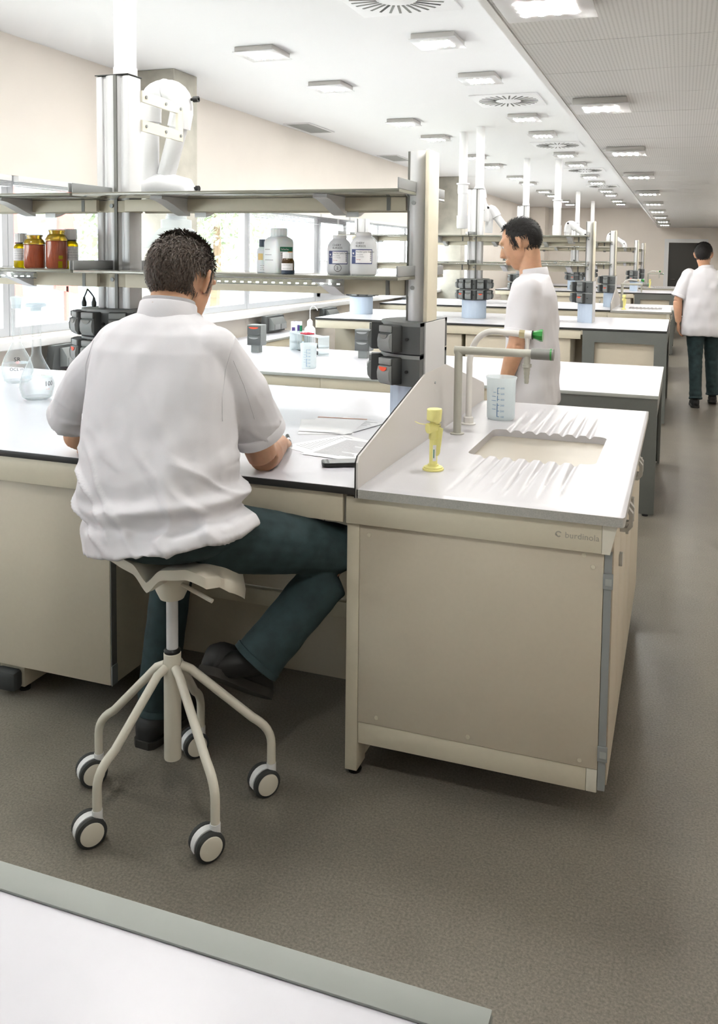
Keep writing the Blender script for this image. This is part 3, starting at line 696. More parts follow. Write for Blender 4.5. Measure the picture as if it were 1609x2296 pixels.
# low tables (rows two and five)
for k in (1, 4):
    yc = YC[k]; y0, y1 = yc-.755, yc+.76; n = ROWN[k]
    worktop('table_worktop', -3.735, XN+.01, y0, y1, .75, 'low white table top of the %s bench row' % n, 'greyedge')
    t = thing('low_table', (-2.4, yc, 0), 'beige apron frame under the low table of the %s bench row' % n, 'table', 'low tables')
    for a, b in ((-3.73, -2.35), (-2.348, -.93)):
        obj('apron', G().box(a, b, y0+.02, y0+.035, .655, .727, .001), 'beige', t); obj('apron', G().box(a, b, y1-.035, y1-.02, .655, .727, .001), 'beige', t)
    for a in (-3.7, -2.4):
        for yy in (y0+.05, y1-.1): obj('leg', G().box(a, a+.05, yy, yy+.05, 0.0005, .727, .002), 'beige', t)
    grey_end(-.9, XN+.005, y0, y1, .75, 'dark grey frame closing the aisle end of the low table in the %s bench row' % n)
    if k == 1:
        cabinet(-2.3, -1.5, y0+.06, y0+.56, .09, .63, 'beige cupboard under the near low table', 2)
# side bench along the windows beside the near low table
worktop('bench_worktop', XW+.135, -3.74, YC[0]+HD+.03, YC[2]-HD-.005, .75, 'low white bench top running along the windows', 'greyedge')
t = thing('window_bench', (-3.9, 6.2, 0), 'beige apron and legs of the low bench along the windows', 'bench')
obj('apron', G().box(-3.765, -3.75, 4.2, 8.5, .655, .727), 'beige', t, smooth=0)
for yy in (4.3, 6.5, 8.3): obj('leg', G().box(-3.82, -3.77, yy, yy+.05, .0005, .727, .002), 'beige', t)
# foreground bench
t = worktop('bench_worktop', -4.1, -.137, -1.0, .725, .9, 'white worktop with grey rim in the foreground corner', 'fgedge', .03)
obj('rim', G().box(-4.1, -.1375, .6915, .7255, .9002, .9032, .001).box(-.169, -.1365, -1.0, .6912, .9002, .9032, .001), 'fgedge', t)
t = thing('lab_bench', (-2, -.1, 0), 'beige frame under the foreground worktop', 'bench', 'lab benches')
obj('front_rail', G().box(-4.05, -.2, .68, .7, .789, .869, .002), 'beige', t)
for fx in (-.35, -2.2, -3.9): obj('leg', G().box(fx-.03, fx+.03, -.9, .6, .0005, .869, .003), 'beige', t)
# ================================================================ OBJECTS ON AND AROUND THE BENCHES
def T(x, y, z): return Matrix.Translation((x, y, z))
# ---- extraction arms
t = thing('extraction_arm', (-2.3, 3.5, 1.7), 'white extraction arm folded in a U beside the nearest middle post', 'extraction arm', 'white fume extraction arms')
ya = 3.6
obj('lower_pipe', G().cyl((-2.443, ya, 1.9), (-2.443, ya, 2.22), .043, n=20), 'arm', t)
e1 = obj('elbow_joint', G().tube([(-2.443, ya, 2.2)]+bez((-2.443, ya, 2.25), (-2.440, ya, 2.345), (-2.366, ya, 2.345), 7)+bez((-2.350, ya, 2.345), (-2.263, ya, 2.345), (-2.268, ya, 2.24), 7)+[(-2.283, ya, 2.17)], [.054]*18, 22), 'arm', t)
obj('joint_ring', G().cyl((-2.361, ya, 2.345), (-2.350, ya, 2.345), .058, n=22), 'arm', e1)
for sx in (-2.515, -2.196): obj('knob', G().cyl((sx-.02, ya, 2.3), (sx+.02, ya, 2.3), .007, n=8).cyl((sx-.006 if sx > -2.35 else sx-.02, ya, 2.3), (sx+.02 if sx > -2.35 else sx+.006, ya, 2.3), .014, n=12), 'black', e1)
obj('upper_pipe', G().cyl((-2.283, ya, 2.18), (-2.366, ya+.02, 1.95), .043, n=20), 'arm', t)
e2 = obj('wrist_joint', G().tube([(-2.489, ya, 1.86), (-2.469, ya, 1.885), (-2.427, ya, 1.9), (-2.376, ya+.01, 1.905), (-2.325, ya+.02, 1.9), (-2.263, ya+.02, 1.885), (-2.232, ya+.02, 1.85)], [.03, .05, .052, .058, .054, .054, .04], 20), 'arm', t)
obj('knob', G().cyl((-2.232, ya+.02, 1.885), (-2.191, ya+.02, 1.885), .008, n=8).cyl((-2.201, ya+.02, 1.885), (-2.186, ya+.02, 1.885), .014, n=12), 'black', e2)
obj('drop_pipe', G().cyl((-2.366, ya+.05, 1.86), (-2.376, ya+.12, 1.76), .042, n=20), 'arm', t)
obj('hood', G().lathe((-2.376, ya+.12, 1.70), [(.05, .06), (.052, .045), (.075, .04), (.075, 0), (.085, -.005), (.16, -.09), (.165, -.1), (.15, -.1)], 30), 'frost', t)
t = thing('arm_bracket', (-2.2, 3.3, 2.1), 'cream bracket frame bolted to the nearest middle post, holding the white extraction arm', 'bracket')
g = G(); BA = radians(94)
for z0, z1 in ((2.222, 2.27), (2.098, 2.146)): g.box(0, .36, -.006, .006, z0, z1)
g.box(.31, .36, -.006, .006, 2.1462, 2.2218); g.rot((0, 0, 0), BA); g.xf(T(-2.215, 3.2, 0)); obj('side_plate', g, 'cream', t, smooth=0)
for a, z in ((.03, 2.246), (.2, 2.246), (.335, 2.246), (.03, 2.122), (.2, 2.122), (.335, 2.122)):
    p = Vector((-2.215+a*cos(BA), 3.2+a*sin(BA), z)); n_ = Vector((sin(BA), -cos(BA), 0)); obj('bolt', G().cyl(p+n_*.006, p+n_*.011, .007, n=10), 'alugrey', t)
def drop_arm(x, y, label, side=1):
    # ceiling duct drop with telescopic collars
    t = thing('duct_drop', (x, y, 1.9), label, 'duct', 'white duct drops from the ceiling')
    obj('duct', G().cyl((x, y, 2.42), (x, y, ZC-.001), .048, n=18), 'white', t)
    obj('collar', G().lathe((x, y, 2.3), [(.06, 0), (.062, .05), (.06, .1), (.075, .105), (.075, .12)], 18), 'arm', t)
    obj('lower_duct', G().cyl((x, y, 2.05), (x, y, 2.2998), .055, n=18), 'arm', t)
    obj('foot_joint', G().lathe((x, y, 1.9), [(.06, 0), (.066, .03), (.066, .149)], 18), 'arm', t)
drop_arm(-2.42, 9.75, 'white ceiling duct drop beside the third row middle post')
drop_arm(-1.75, 12.75, 'white ceiling duct drop above the fourth bench row')
arm((-2.1, 9.7, 1.85), (-2.09, 9.7, 2.13), (-1.84, 9.7, 1.82), 9.6, 'white bent extraction arm reaching right above the third bench row', hood=False)
arm((-2.28, 9.62, 2.1), (-2.2, 9.62, 2.36), (-2.13, 9.62, 2.1), 9.6, 'white extraction arm arched over the third row middle post', hood=False)
arm((-1.62, 12.9, 1.9), (-1.6, 12.9, 2.08), (-1.35, 12.9, 1.92), 12.8, 'small white extraction arm above the fourth bench row', hood=False)
arm((-1.55, 19.2, 1.9), (-1.5, 19.2, 2.1), (-1.2, 19.2, 1.9), 19, 'distant white extraction arm above the sixth bench row', hood=False)
# ---- LED strip lights under the nearest lower shelf
for i, (a, b, l) in enumerate(((-2.0, -1.17, 'long lit LED strip under the lower shelf by the seated man'), (-3.3, -2.55, 'lit LED strip under the lower shelf by the amber bottles'))):
    t = thing('strip_light', ((a+b)/2, 2.93, 1.46), l, 'strip light', 'LED strips under the lower shelf')
    obj('tube', G().cyl((a, 2.93, 1.477), (b, 2.93, 1.477), .013, n=14), 'clear', t)
    obj('backing', G().box(a, b, 2.918, 2.942, 1.4905, 1.4925), 'alu', t, smooth=0)
    n = int((b-a)/.033); dm = None
    for k in range(n):
        if dm is None: dm = obj('led', G().lathe((a+.02, 2.93, 1.4705), [(.006, 0), (.006, .004)], 8), 'led', t, smooth=0)
        else: o = bpy.data.objects.new('led', dm.data); COL.objects.link(o); o.parent = t; o.location = (.033*k, 0, 0)
# cable pair into the nearest tower
for i, x in enumerate((-2.40, -2.37)):
    t = obj('cable', G().tube(bez((-2.385, 3.05, 1.42), (x, 3.06, 1.40), (x-.01+.02*i, 3.06, 1.385), 6), .003, 8).lathe((x-.01+.02*i, 3.06, 1.345), [(.008, 0), (.01, .006), (.01, .02), (.006, .03), (.005, .04)], 10), 'wire', label='short dark cable entering the %s gland on the nearest oval tower' % ('left' if i == 0 else 'right'), cat='cable', group='cables on the nearest oval tower')
# ---- sockets on the window ledge and low table
for i, (y, nm) in enumerate(((5.03, 'behind the flasks and the seated man'), (8.23, 'nearest of those behind the wash bottle'), (9.75, 'second behind the wash bottle'), (12.95, 'seen under the shelf by the end post'))):
    t = thing('wall_socket_box', (-4.05, y, .8), 'grey wedge socket box on the window ledge, '+nm, 'socket box', 'grey socket boxes along the window ledge')
    obj('housing', G().prism([(y-.23, .76), (y+.23, .76), (y+.2, .93), (y-.2, .93)], XW+.131, XW+.19, 'x'), 'tower', t)
    obj('cover', G().prism([(XW+.1905, .78), (XW+.25, .785), (XW+.25, .85), (XW+.21, .91), (XW+.1905, .91)], y-.15, y+.15, 'y'), 'socket', t)
    for s in (-.075, .075): obj('flap', G().box(XW+.2505, XW+.256, y+s-.06, y+s+.06, .79, .845, .002), 'alugrey', t)
for x, nm in ((-2.405, 'right-hand, by the tower'), (-3.37, 'left-hand, beside the man\'s shoulder')):
    y = 6.5
    t = thing('table_socket', (x, y, .75), 'grey double socket pedestal on the low table, '+nm, 'socket', 'socket pedestals on the low table')
    obj('stem', G().box(x-.04, x+.035, y-.03, y+.03, .7506, .81), 'socket', t)
    obj('housing', G().box(x-.065, x+.065, y-.05, y+.05, .81, .985, .006), 'socket', t)
    for k, z in enumerate((.815, .9)):
        f = obj('socket', G().box(x-.06, x+.06, y-.062, y-.0505, z, z+.078, .004), 'tower', t)
        lens = [(.045*cos(pi+pi*i/8), .016*sin(pi+pi*i/8)) for i in range(9)]
        obj('socket_mark', G().loft([[(x+p[0], y-.0625, z+.066+p[1]) for p in lens], [(x+p[0], y-.064, z+.066+p[1]) for p in lens]]), 'red' if (k == 1 and x < -3) else 'alugrey', f, smooth=0)
# ---- bottles
def cap(par, x, y, z, r, h, m='white', n=32):
    g = G(); rings = []
    for zz, k in ((0, 1), (h*.9, 1), (h, .93)): rings.append([(x+r*k*(1+(.03 if i % 2 else -.03))*cos(2*pi*i/n), y+r*k*(1+(.03 if i % 2 else -.03))*sin(2*pi*i/n), z+zz) for i in range(n)])
    return obj('cap', g.loft(rings), m, par, smooth=25)
def face(x, y): return atan2(-y, -x)
def lines(par, x, y, r, a, w, zs, m='inkgrey', th=.0012):
    g = G(); rr = random.Random(int(abs(x)*997))
    for z in zs:
        u = a-w/r/2; e = a+w/r/2
        while u < e-.05:
            l = rr.uniform(.08, .3); g.add(*(lambda q: (q.v, q.f))(patch(x, y, r, u, min(u+l, e), z, z+th, 4, .0003))); u += l+.07
    obj('print', g, m, par, smooth=0)
SZT = 1.5058
def amber_capped(x, y, r, h, label):
    t = thing('amber_bottle', (x, y, SZT), label, 'bottle', 'amber bottles on the lower shelf')
    hb = h*.68
    obj('glass_body', G().lathe((x, y, SZT), [(r*.9, 0), (r, .006), (r, hb*.84), (r*.92, hb*.93), (r*.72, hb), (r*.7, hb+.008)], 28), 'oil', t)
    cap(t, x, y, SZT+hb+.0085, r*.82, h-hb-.0085, 'white')
    obj('cap_ring', G().lathe((x, y, SZT+hb+.0015), [(r*.8, 0), (r*.8, .0065)], 24), 'black', t)
    a = face(x, y); obj('label', patch(x, y, r+.0002, a-1.25, a+1.25, SZT+hb*.3, SZT+hb*.82, 14), 'labelwhite', t)
    lines(t, x, y, r+.0008, a, r*2.0, [SZT+hb*q for q in (.4, .5, .6, .7, .76)])
    return t
amber_capped(-2.712, 3.03, .031, .148, 'small amber bottle with white ribbed cap and label, leftmost on the lower shelf')
amber_capped(-2.468, 3.05, .031, .168, 'taller amber bottle with white ribbed cap and label, rightmost of the amber group')
def jar(x, y, r, h, label, leaf=False):
    t = thing('brown_jar', (x, y, SZT), label, 'jar', 'amber bottles on the lower shelf')
    obj('contents', G().lathe((x, y, SZT), [(r*.86, .001), (r*.95, .008), (r*.95, h*.7), (r*.9, h*.72)], 28), 'reddish', t)
    obj('glass_body', G().lathe((x, y, SZT), [(r*.97, h*.7215), (r*.98, h*.76), (r*.8, h*.86), (r*.68, h*.89), (r*.68, h*.95)], 28), 'ambertop', t)
    obj('lid_rim', G().lathe((x, y, SZT+h*.951), [(r*.74, 0), (r*.74, .0055)], 30), 'ambertop', t)
    obj('lid', G().lathe((x, y, SZT+h*.951+.0058), [(r*.75, 0), (r*.74, h*.045-.006+.003)], 30), 'labelwhite', t)
    if leaf:
        a = face(x, y)
        for da, z0, z1 in ((.35, .04, .055), (.3, .004, .032)): obj('pale_leaf', patch(x, y, r*.955, a+da-.2, a+da+.2, SZT+z0, SZT+z1, 6), 'oil', t)
    return t
jar(-2.588, 2.97, .046, .139, 'squat brown jar of red-brown contents with white lid on the lower shelf')
jar(-2.482, 2.98, .046, .162, 'tall brown jar of red-brown contents with pale leaf inside on the lower shelf', True)
# white square bottle with green banner, its neighbour with a dark cap, small brown bottle in front
def sq_bottle(x, y, w, h, ang, label, name='white_bottle'):
    return thing(name, (x, y, SZT), label, 'bottle', 'white chemical bottles on the lower shelf')
def rr_ring(x, y, w, ang, z, k=1, rad=.35):
    P = rpoly(-w*k, w*k, -w*k, w*k, w*k*rad, 5); c, s = cos(ang), sin(ang); return [(x+c*p[0]-s*p[1], y+s*p[0]+c*p[1], z) for p in P]
x, y, w, h, an = -1.458, 2.99, .044, .172, radians(-25)
t = sq_bottle(x, y, w, h, an, 'tall white square bottle with a green banner label on the lower shelf')
obj('body', G().loft([rr_ring(x, y, w, an, SZT+z, k) for z, k in ((0, .93), (.005, 1), (.118, 1), (.128, .94), (.136, .75), (.139, .6), (.142, .56))]), 'pe', t)
cap(t, x, y, SZT+.1425, .031, .029, 'pe'); obj('neck_ring', G().lathe((x, y, SZT+.139), [(.03, 0), (.03, .003)], 24), 'pe', t)
def flat(x, y, w, ang, u0, u1, z0, z1, m, par, name='label', off=.0006):
    # sticker on the square bottle side whose normal is (sin, -cos) of ang
    c, s = cos(ang), sin(ang); nx, ny = s, -c
    P = [(u0, z0), (u1, z0), (u1, z1), (u0, z1)]
    g = G().loft([[(x+c*u+nx*(w+o), y+s*u+ny*(w+o), SZT+z) for u, z in P] for o in (.0001, off)]); return obj(name, g, m, par, smooth=0)
a2 = an+pi/2
flat(x, y, w, a2-pi/2+pi/2, -.03, .03, .084, .101, 'labelgreen', t)
flat(x, y, w, a2, .008, .03, .066, .0835, 'orange', t)
flat(x, y, w, a2, -.03, .0065, .036, .0835, 'paper', t)
for k in range(6): flat(x, y, w, a2, -.026, .002-.004*(k % 3), .04+.007*k, .0425+.007*k, 'inkgrey', t, 'print', .0009)
c, s = cos(a2), sin(a2)
text('lettering', 'Scharlau', .0115, Matrix(((c, 0, s, x+c*-.026+s*(w+.001)), (s, 0, -c, y+s*-.026-c*(w+.001)), (0, 1, 0, SZT+.0885), (0, 0, 0, 1))), 'labelwhite', t)
for k in range(3): flat(x, y, w, an, -.028, .02-.01*k, .05+.02*k, .052+.02*k, 'inkgrey', t, 'print', .0009)
x, y = -1.532, 3.03
t = thing('white_bottle', (x, y, SZT), 'white round bottle with dark blue cap and yellow sticker on the lower shelf', 'bottle', 'white chemical bottles on the lower shelf')
obj('body', G().lathe((x, y, SZT), [(.033, 0), (.036, .004), (.036, .082), (.034, .092), (.026, .1)], 28), 'pe', t); cap(t, x, y, SZT+.1005, .027, .029, 'darkblue')
a = face(x, y); obj('label', patch(x, y, .0362, a-1.0, a-.35, SZT+.05, SZT+.075, 8), 'labelyellow', t); obj('label', patch(x, y, .0362, a-.3, a+.9, SZT+.04, SZT+.082, 8), 'paper', t); lines(t, x, y, .0366, a, .05, [SZT+.012, SZT+.02, SZT+.028])
x, y = -1.384, 2.915
t = thing('brown_bottle', (x, y, SZT), 'tiny brown glass bottle with white cap in front of the white square bottle', 'bottle')
obj('glass_body', G().lathe((x, y, SZT), [(.022, 0), (.0245, .004), (.0245, .046), (.022, .053), (.018, .058)], 26), 'darkamber', t); cap(t, x, y, SZT+.0585, .0195, .022, 'white')
obj('liquid', G().lathe((x, y, SZT), [(.0246, .001), (.0249, .004), (.0249, .014)], 26, cap=False), 'darkblue', t)
a = face(x, y); obj('label', patch(x, y, .0247, a-1.3, a+.8, SZT+.0145, SZT+.04, 12), 'labelwhite', t); lines(t, x, y, .0252, a-.2, .035, [SZT+.02, SZT+.033])
# two big solution bottles
def lysis(x, y, r, h, label, two):
    t = thing('solution_bottle', (x, y, SZT), label, 'bottle', 'white solution bottles on the lower shelf')
    obj('body', G().lathe((x, y, SZT), [(r*.86, 0), (r*.97, .006), (r, .018), (r, h*.66), (r*.95, h*.75), (r*.78, h*.84), (r*.56, h*.9), (r*.54, h*.93)], 32), 'peclear', t)
    obj('liquid', G().lathe((x, y, SZT), [(r*.84, .003), (r*.95, .01), (r*.97, .02), (r*.97, h*.62)], 32), 'peclear', t)
    obj('cap', G().lathe((x, y, SZT+h*.9305), [(r*.57, 0), (r*.57, h*.055), (r*.53, h*.07)], 30), 'white', t)
    a = face(x, y)-.05; R = r+.0002
    obj('label', patch(x, y, R, a-.95, a+.72, SZT+h*.27, SZT+h*.605, 16), 'navy', t); obj('label_field', patch(x, y, R+.0004, a-.55, a+.66, SZT+h*.29, SZT+h*.585, 12), 'labelwhite', t)
    text('lettering', 'Nuclei Lysis Solution', .0085, None, 'ink', t, wrap=(x, y, R+.001, a-.5, SZT+h*.53))
    for k, s in enumerate(('Part A7943', 'Lot 2176320')): text('lettering', s, .0055, None, 'inkgrey', t, wrap=(x, y, R+.001, a-.48, SZT+h*(.47-.05*k)))
    text('lettering', 'Storage', .0055, None, 'crimson', t, wrap=(x, y, R+.001, a-.48, SZT+h*.36)); text('lettering', 'Promega', .0075, None, 'labelwhite', t, wrap=(x, y, R+.001, a-.92, SZT+h*.43))
    obj('emblem', patch(x, y, R+.0005, a-.84, a-.7, SZT+h*.49, SZT+h*.53, 6), 'labelwhite', t)
    g = G()
    for i in range(14): g.add(*(lambda q: (q.v, q.f))(patch(x, y, R+.0005, a+.55, a+.63, SZT+h*(.34+.016*i), SZT+h*(.34+.016*i)+(.001 if i % 3 else .002), 2)))
    obj('barcode', g, 'ink', t, smooth=0)
    for k, s in enumerate(('CHERY', 'BURSOS')): text('handwriting', s, .0105, None, 'black', t, wrap=(x, y, r*(.985-.0*k)+.0015, a-.55, SZT+h*(.725-.07*k)))
    if two:
        text('handwriting', '2', .015, None, 'ink', t, wrap=(x, y, R+.001, a-.2, SZT+h*.14))
        rings = []
        for i in range(24):
            u = 2*pi*i/24; rings.append([(x+(R+.0012)*cos(a-.1+(q*.013/r)*cos(u)), y+(R+.0012)*sin(a-.1+(q*.013/r)*cos(u)), SZT+h*.175+q*.013*sin(u)) for q in (.93, 1.05)])
        g = G(); n = len(rings)
        for i in range(n): p, q = rings[i], rings[(i+1) % n]; g.add([p[0], p[1], q[1], q[0]], [(0, 1, 2, 3)])
        obj('handwriting', g, 'ink', t, smooth=0)
lysis(-1.208, 2.99, .046, .146, 'white solution bottle with blue-edged label and a circled 2', True)
lysis(-1.104, 2.965, .0495, .157, 'larger white solution bottle with blue-edged label next to the end post', False)
# ---- volumetric flasks
def flask(x, y, r, h, label, stop, mark):
    z = .9005; t = thing('volumetric_flask', (x, y, z), label, 'flask', 'volumetric flasks on the nearest bench')
    nr = r*.27
    obj('glass_body', G().lathe((x, y, z), [(r*.6, 0), (r*.85, .012), (r, .055), (r*.98, .075), (r*.8, .125), (r*.5, .17), (nr*1.1, .205), (nr, .22), (nr, h-.1), (nr*1.12, h-.05), (nr*1.12, h-.02)], 36, cap=False), 'flaskglass', t)
    obj('base', G().lathe((x, y, z), [(r*.6, 0.0002), (r*.3, .004), (.002, .006)], 30, cap=False), 'flaskglass', t)
    obj('liquid', G().lathe((x, y, z+.002), [(r*.58, 0), (r*.82, .011), (r*.965, .053), (r*.95, .072), (r*.86, .1)], 32), 'flaskglass', t)
    if stop: obj('stopper', G().lathe((x, y, z), [(nr*1.0, h-.06), (nr*1.15, h-.018), (nr*2.1, h-.014), (nr*2.2, h-.006), (nr*2.0, h), (nr*.9, h)], 26), 'frost', t)
    else: obj('stopper', G().lathe((x, y, z), [(nr*1.0, h-.06), (nr*1.25, h-.02), (nr*1.3, h-.004), (nr*1.1, h)], 24), 'frost', t)
    a = face(x, y)
    for k, (s, sz, m, da, zz) in enumerate(mark): text('marking', s, sz, None, m, t, wrap=(x, y, r*(1.0-.1*(zz > .09))+.001-(.012 if zz > .11 else 0), a+da, z+zz))
flask(-3.225, 3.56, .08, .443, 'left-hand clear volumetric flask with slim stopper and handwriting', False, [('SR', .03, 'black', -.25, .115), ('OCL mL', .022, 'black', -.45, .07)])
flask(-2.778, 3.19, .077, .44, 'clear volumetric flask with flat disc stopper marked 100', True, [('TICOMAR', .011, 'paperbrown', .3, .115), ('100', .03, 'ink', .42, .068), ('in 20', .009, 'paperbrown', .5, .05)])
# ---- beakers
def beaker(x, y, z, r, h, label):
    t = thing('beaker', (x, y, z), label, 'beaker', 'plastic beakers')
    n = 40; rings = []
    for k, zz in ((.86, .0), (.93, .008), (.95, h*.5), (.98, h*.93), (1.04, h*.985), (1.05, h), (1.0, h), (.96, h*.93), (.93, h*.5), (.9, .012), (.8, .006)):
        rg = []
        for i in range(n):
            a = 2*pi*i/n; sp = 1
            da = abs((a-radians(150)+pi) % (2*pi)-pi)
            if zz > h*.9 and da < .5: sp = 1+.16*(1-da/.5)**2*(zz-h*.9)/(h*.1)
            rg.append((x+r*k*sp*cos(a), y+r*k*sp*sin(a), z+.0006+zz))
        rings.append(rg)
    obj('vessel', G().loft(rings), 'frost', t, smooth=50)
    a = face(x, y)-.25; R = r*.955+.001
    g = G(); sc = h*.135
    add = lambda q: g.add(q.v, q.f)
    add(patch(x, y, R, a-.03, a+.02, z+h*.1, z+h*.42, 2)); add(patch(x, y, R, a-.02, a+.02, z+h*.47, z+h*.6, 2)); add(patch(x, y, R, a-.02, a+.02, z+h*.63, z+h*.78, 2))
    for k in range(6): add(patch(x, y, R, a, a+.14, z+h*.1+sc*k, z+h*.1+sc*k+.0022, 3))
    for k, w in enumerate((.3, .25, .34, .3, .2)): add(patch(x, y, R, a-.1-w, a-.1, z+h*(.27+.1*k), z+h*(.27+.1*k)+.0016, 3))
    obj('graduation', g, 'inkblue', t, smooth=0)
    for k in range(6): text('lettering', str(100*(k+1)), h*.062, None, 'inkblue', t, wrap=(x, y, R+.0006, a+.2, z+h*.08+sc*k))
beaker(-.704, 3.575, .898, .063, .178, 'frosted plastic beaker with blue scale standing on the sink counter')
beaker(-2.56, 5.75, .75, .061, .18, 'frosted plastic beaker with blue scale in front of the tube rack')
# ---- test tube rack with tubes, wash bottle, small box
P0, P1 = Vector((-3.2, 6.78, .7506)), Vector((-2.78, 6.44, .7506)); ux = (P1-P0).normalized(); L = (P1-P0).length; uy = Vector((-ux.y, ux.x, 0)); ar = atan2(ux.y, ux.x)
def RM(g): return g.rot((0, 0, 0), ar).xf(Matrix.Translation(P0))
t = thing('test_tube_rack', tuple(P0), 'clear acrylic test tube rack on the low table', 'rack')
for z in (.012, .07, .15): obj('tier', RM(G().box(0, L, 0, .1, z, z+.005)), 'frost' if z > .1 else 'clear', t, smooth=0)
for a in (0, L-.006): obj('end_plate', RM(G().box(a, a+.006, 0, .1, 0, .165)), 'frost', t, smooth=0)
for a in (.02, L-.02):
    obj('foot', RM(G().lathe((a, .02, 0), [(.008, 0), (.008, .012)], 8)), 'frost', t); obj('foot', RM(G().lathe((a, .08, 0), [(.008, 0), (.008, .012)], 8)), 'frost', t)
tp = None; k = 0
for i in range(3):
    for j in range(3):
        u, v = .2+.04*i, .02+.03*j
        tt = thing('test_tube', tuple(P0+ux*u+uy*v), 'red-capped test tube, %s of the %s row in the clear rack' % (('left', 'middle', 'right')[i], ('front', 'middle', 'back')[j]), 'test tube', 'red-capped tubes in the rack')
        obj('tube', RM(G().lathe((u, v, .02), [(.004, 0), (.009, .008), (.01, .02), (.01, .135)], 12)), 'clear', tt); obj('cap', RM(G().lathe((u, v, .1555), [(.0145, 0), (.0145, .008), (.01, .01)], 14)), 'crimson', tt)
for i, u in enumerate((.03, .075, .12)):
    tt = thing('test_tube', tuple(P0+ux*u+uy*.05), 'tall slim %s tube standing at the far-left end of the clear rack' % ('clear', 'purple-labelled', 'green-labelled')[i], 'test tube', 'tall tubes in the rack')
    obj('tube', RM(G().lathe((u, .05, .02), [(.004, 0), (.01, .008), (.011, .02), (.011, .23)], 12)), 'frost', tt)
    if i: obj('label', RM(G().lathe((u, .05, .17), [(.0113, 0), (.0113, .05)], 12, cap=False)), ('purple', 'labelgreen')[i-1], tt)
x, y = -3.03, 6.83
t = thing('wash_bottle', (x, y, .7506), 'translucent wash bottle with bent spout behind the tube rack', 'wash bottle')
obj('body', G().lathe((x, y, .7506), [(.046, 0), (.05, .006), (.05, .165), (.046, .19), (.03, .207), (.024, .212)], 30), 'peclear', t)
obj('cap', G().lathe((x, y, .963), [(.026, 0), (.025, .04), (.014, .05), (.008, .058)], 24), 'white', t)
obj('spout', G().tube([(x, y, 1.02), (x, y, 1.08)]+bez((x, y, 1.085), (x+.005, y-.005, 1.14), (x+.045, y-.02, 1.135), 6)+bez((x+.05, y-.022, 1.134), (x+.075, y-.03, 1.125), (x+.085, y-.035, 1.1), 5), .004, 8), 'peclear', t)
x, y = -3.19, 6.9
t = thing('carton', (x, y, .7506), 'upright white carton with a purple panel behind the tube rack', 'box')
obj('box', G().box(x-.04, x+.04, y-.03, y+.03, .7506, .99, .001), 'paper', t); obj('purple_panel', G().box(x-.03, x+.005, y-.0312, y-.0302, .875, .94), 'purple', t, smooth=0); obj('top_mark', G().box(x-.03, x+.03, y-.02, y+.02, .9902, .9907), 'purple', t, smooth=0)
# ---- papers, phone, pen on the nearest bench
def sheet(cx, cy, ang, z, label, m='paper', w=.21, h=.297, nl=0, stripe=False):
    t = thing('paper_sheet', (cx, cy, z), label, 'paper', 'papers in front of the seated man')
    g = G(); N = 6; vs = []
    for i in range(N+1):
        for j in range(N+1):
            u, v = i/N-.5, j/N-.5; vs.append((u*w, v*h, .0003+.0015*max(0, abs(u)-.35)*(1 if (i+j) % 5 else .3)))
    fs = [(i*(N+1)+j, (i+1)*(N+1)+j, (i+1)*(N+1)+j+1, i*(N+1)+j+1) for i in range(N) for j in range(N)]
    vb = [(a, b, c-.0003) for a, b, c in vs]; n = len(vs); g.add(vs+vb, fs+[tuple(k+n for k in f[::-1]) for f in fs]); M = T(cx, cy, z) @ Matrix.Rotation(ang, 4, 'Z'); g.xf(M); obj('sheet', g, m, t)
    rr = random.Random(int(cx*-1000))
    if nl:
        q = G()
        for k in range(nl):
            v = .4*h-.8*h*k/nl; q.box(-.38*w, (.38-.4*rr.random()**3)*w, v, v+.0022, .0008, .001)
        obj('print', q.xf(M), 'inkgrey', t, smooth=0)
    if stripe: obj('brown_border', G().box(-.5*w, .5*w, .455*h, .5*h, .0012, .0014).xf(M), 'paperbrown', t, smooth=0)
sheet(-1.31, 3.12, radians(22), .9006, 'lowest white sheet of the pile behind the pen')
sheet(-1.25, 3.16, radians(-14), .9018, 'white sheet fanned out right in the pile near the splash panel', nl=10)
sheet(-1.29, 3.15, radians(8), .9030, 'topmost sheet of the pile with a brown printed border', stripe=True)
sheet(-1.16, 2.82, radians(-28), .9006, 'printed sheet half under the text page beside the phone', nl=14)
sheet(-1.08, 2.78, radians(-8), .9018, 'page full of printed lines lying behind the phone', nl=26)
t = thing('phone', (-1.02, 2.55, .9006), 'black smartphone lying at the bench edge by the splash panel', 'phone')
M = T(-1.02, 2.555, .9032) @ Matrix.Rotation(radians(-62), 4, 'Z')
obj('body', G().prism(rpoly(-.031, .031, -.062, .062, .012), 0, .011, 'z').xf(M), 'black', t); obj('bezel', G().prism(rpoly(-.03, .03, -.061, .061, .011), .0111, .0118, 'z').xf(M), 'tower', t)
obj('screen', G().box(-.027, .027, -.04, .05, .0119, .0123).xf(M), 'alugrey', t, smooth=0)
for k in range(3): obj('key', G().box(-.024+.018*k, -.012+.018*k, -.055, -.047, .0119, .0124).xf(M), 'greyplastic', t, smooth=0)
a, b = Vector((-1.362, 2.872, .9075)), Vector((-1.285, 2.735, .9075)); d_ = (b-a).normalized()
t = thing('marker_pen', tuple(a), 'black and white marker pen by the writing hand', 'pen')
obj('barrel', G().cyl(a+d_*.05, b, .0065, n=14), 'black', t); obj('cap', G().cyl(a, a+d_*.0495, .007, n=14), 'black', t); obj('band', G().cyl(a+d_*.06, a+d_*.09, .0067, n=14), 'labelwhite', t); obj('end_ring', G().cyl(b, b+d_*.004, .0062, n=14), 'steel', t)
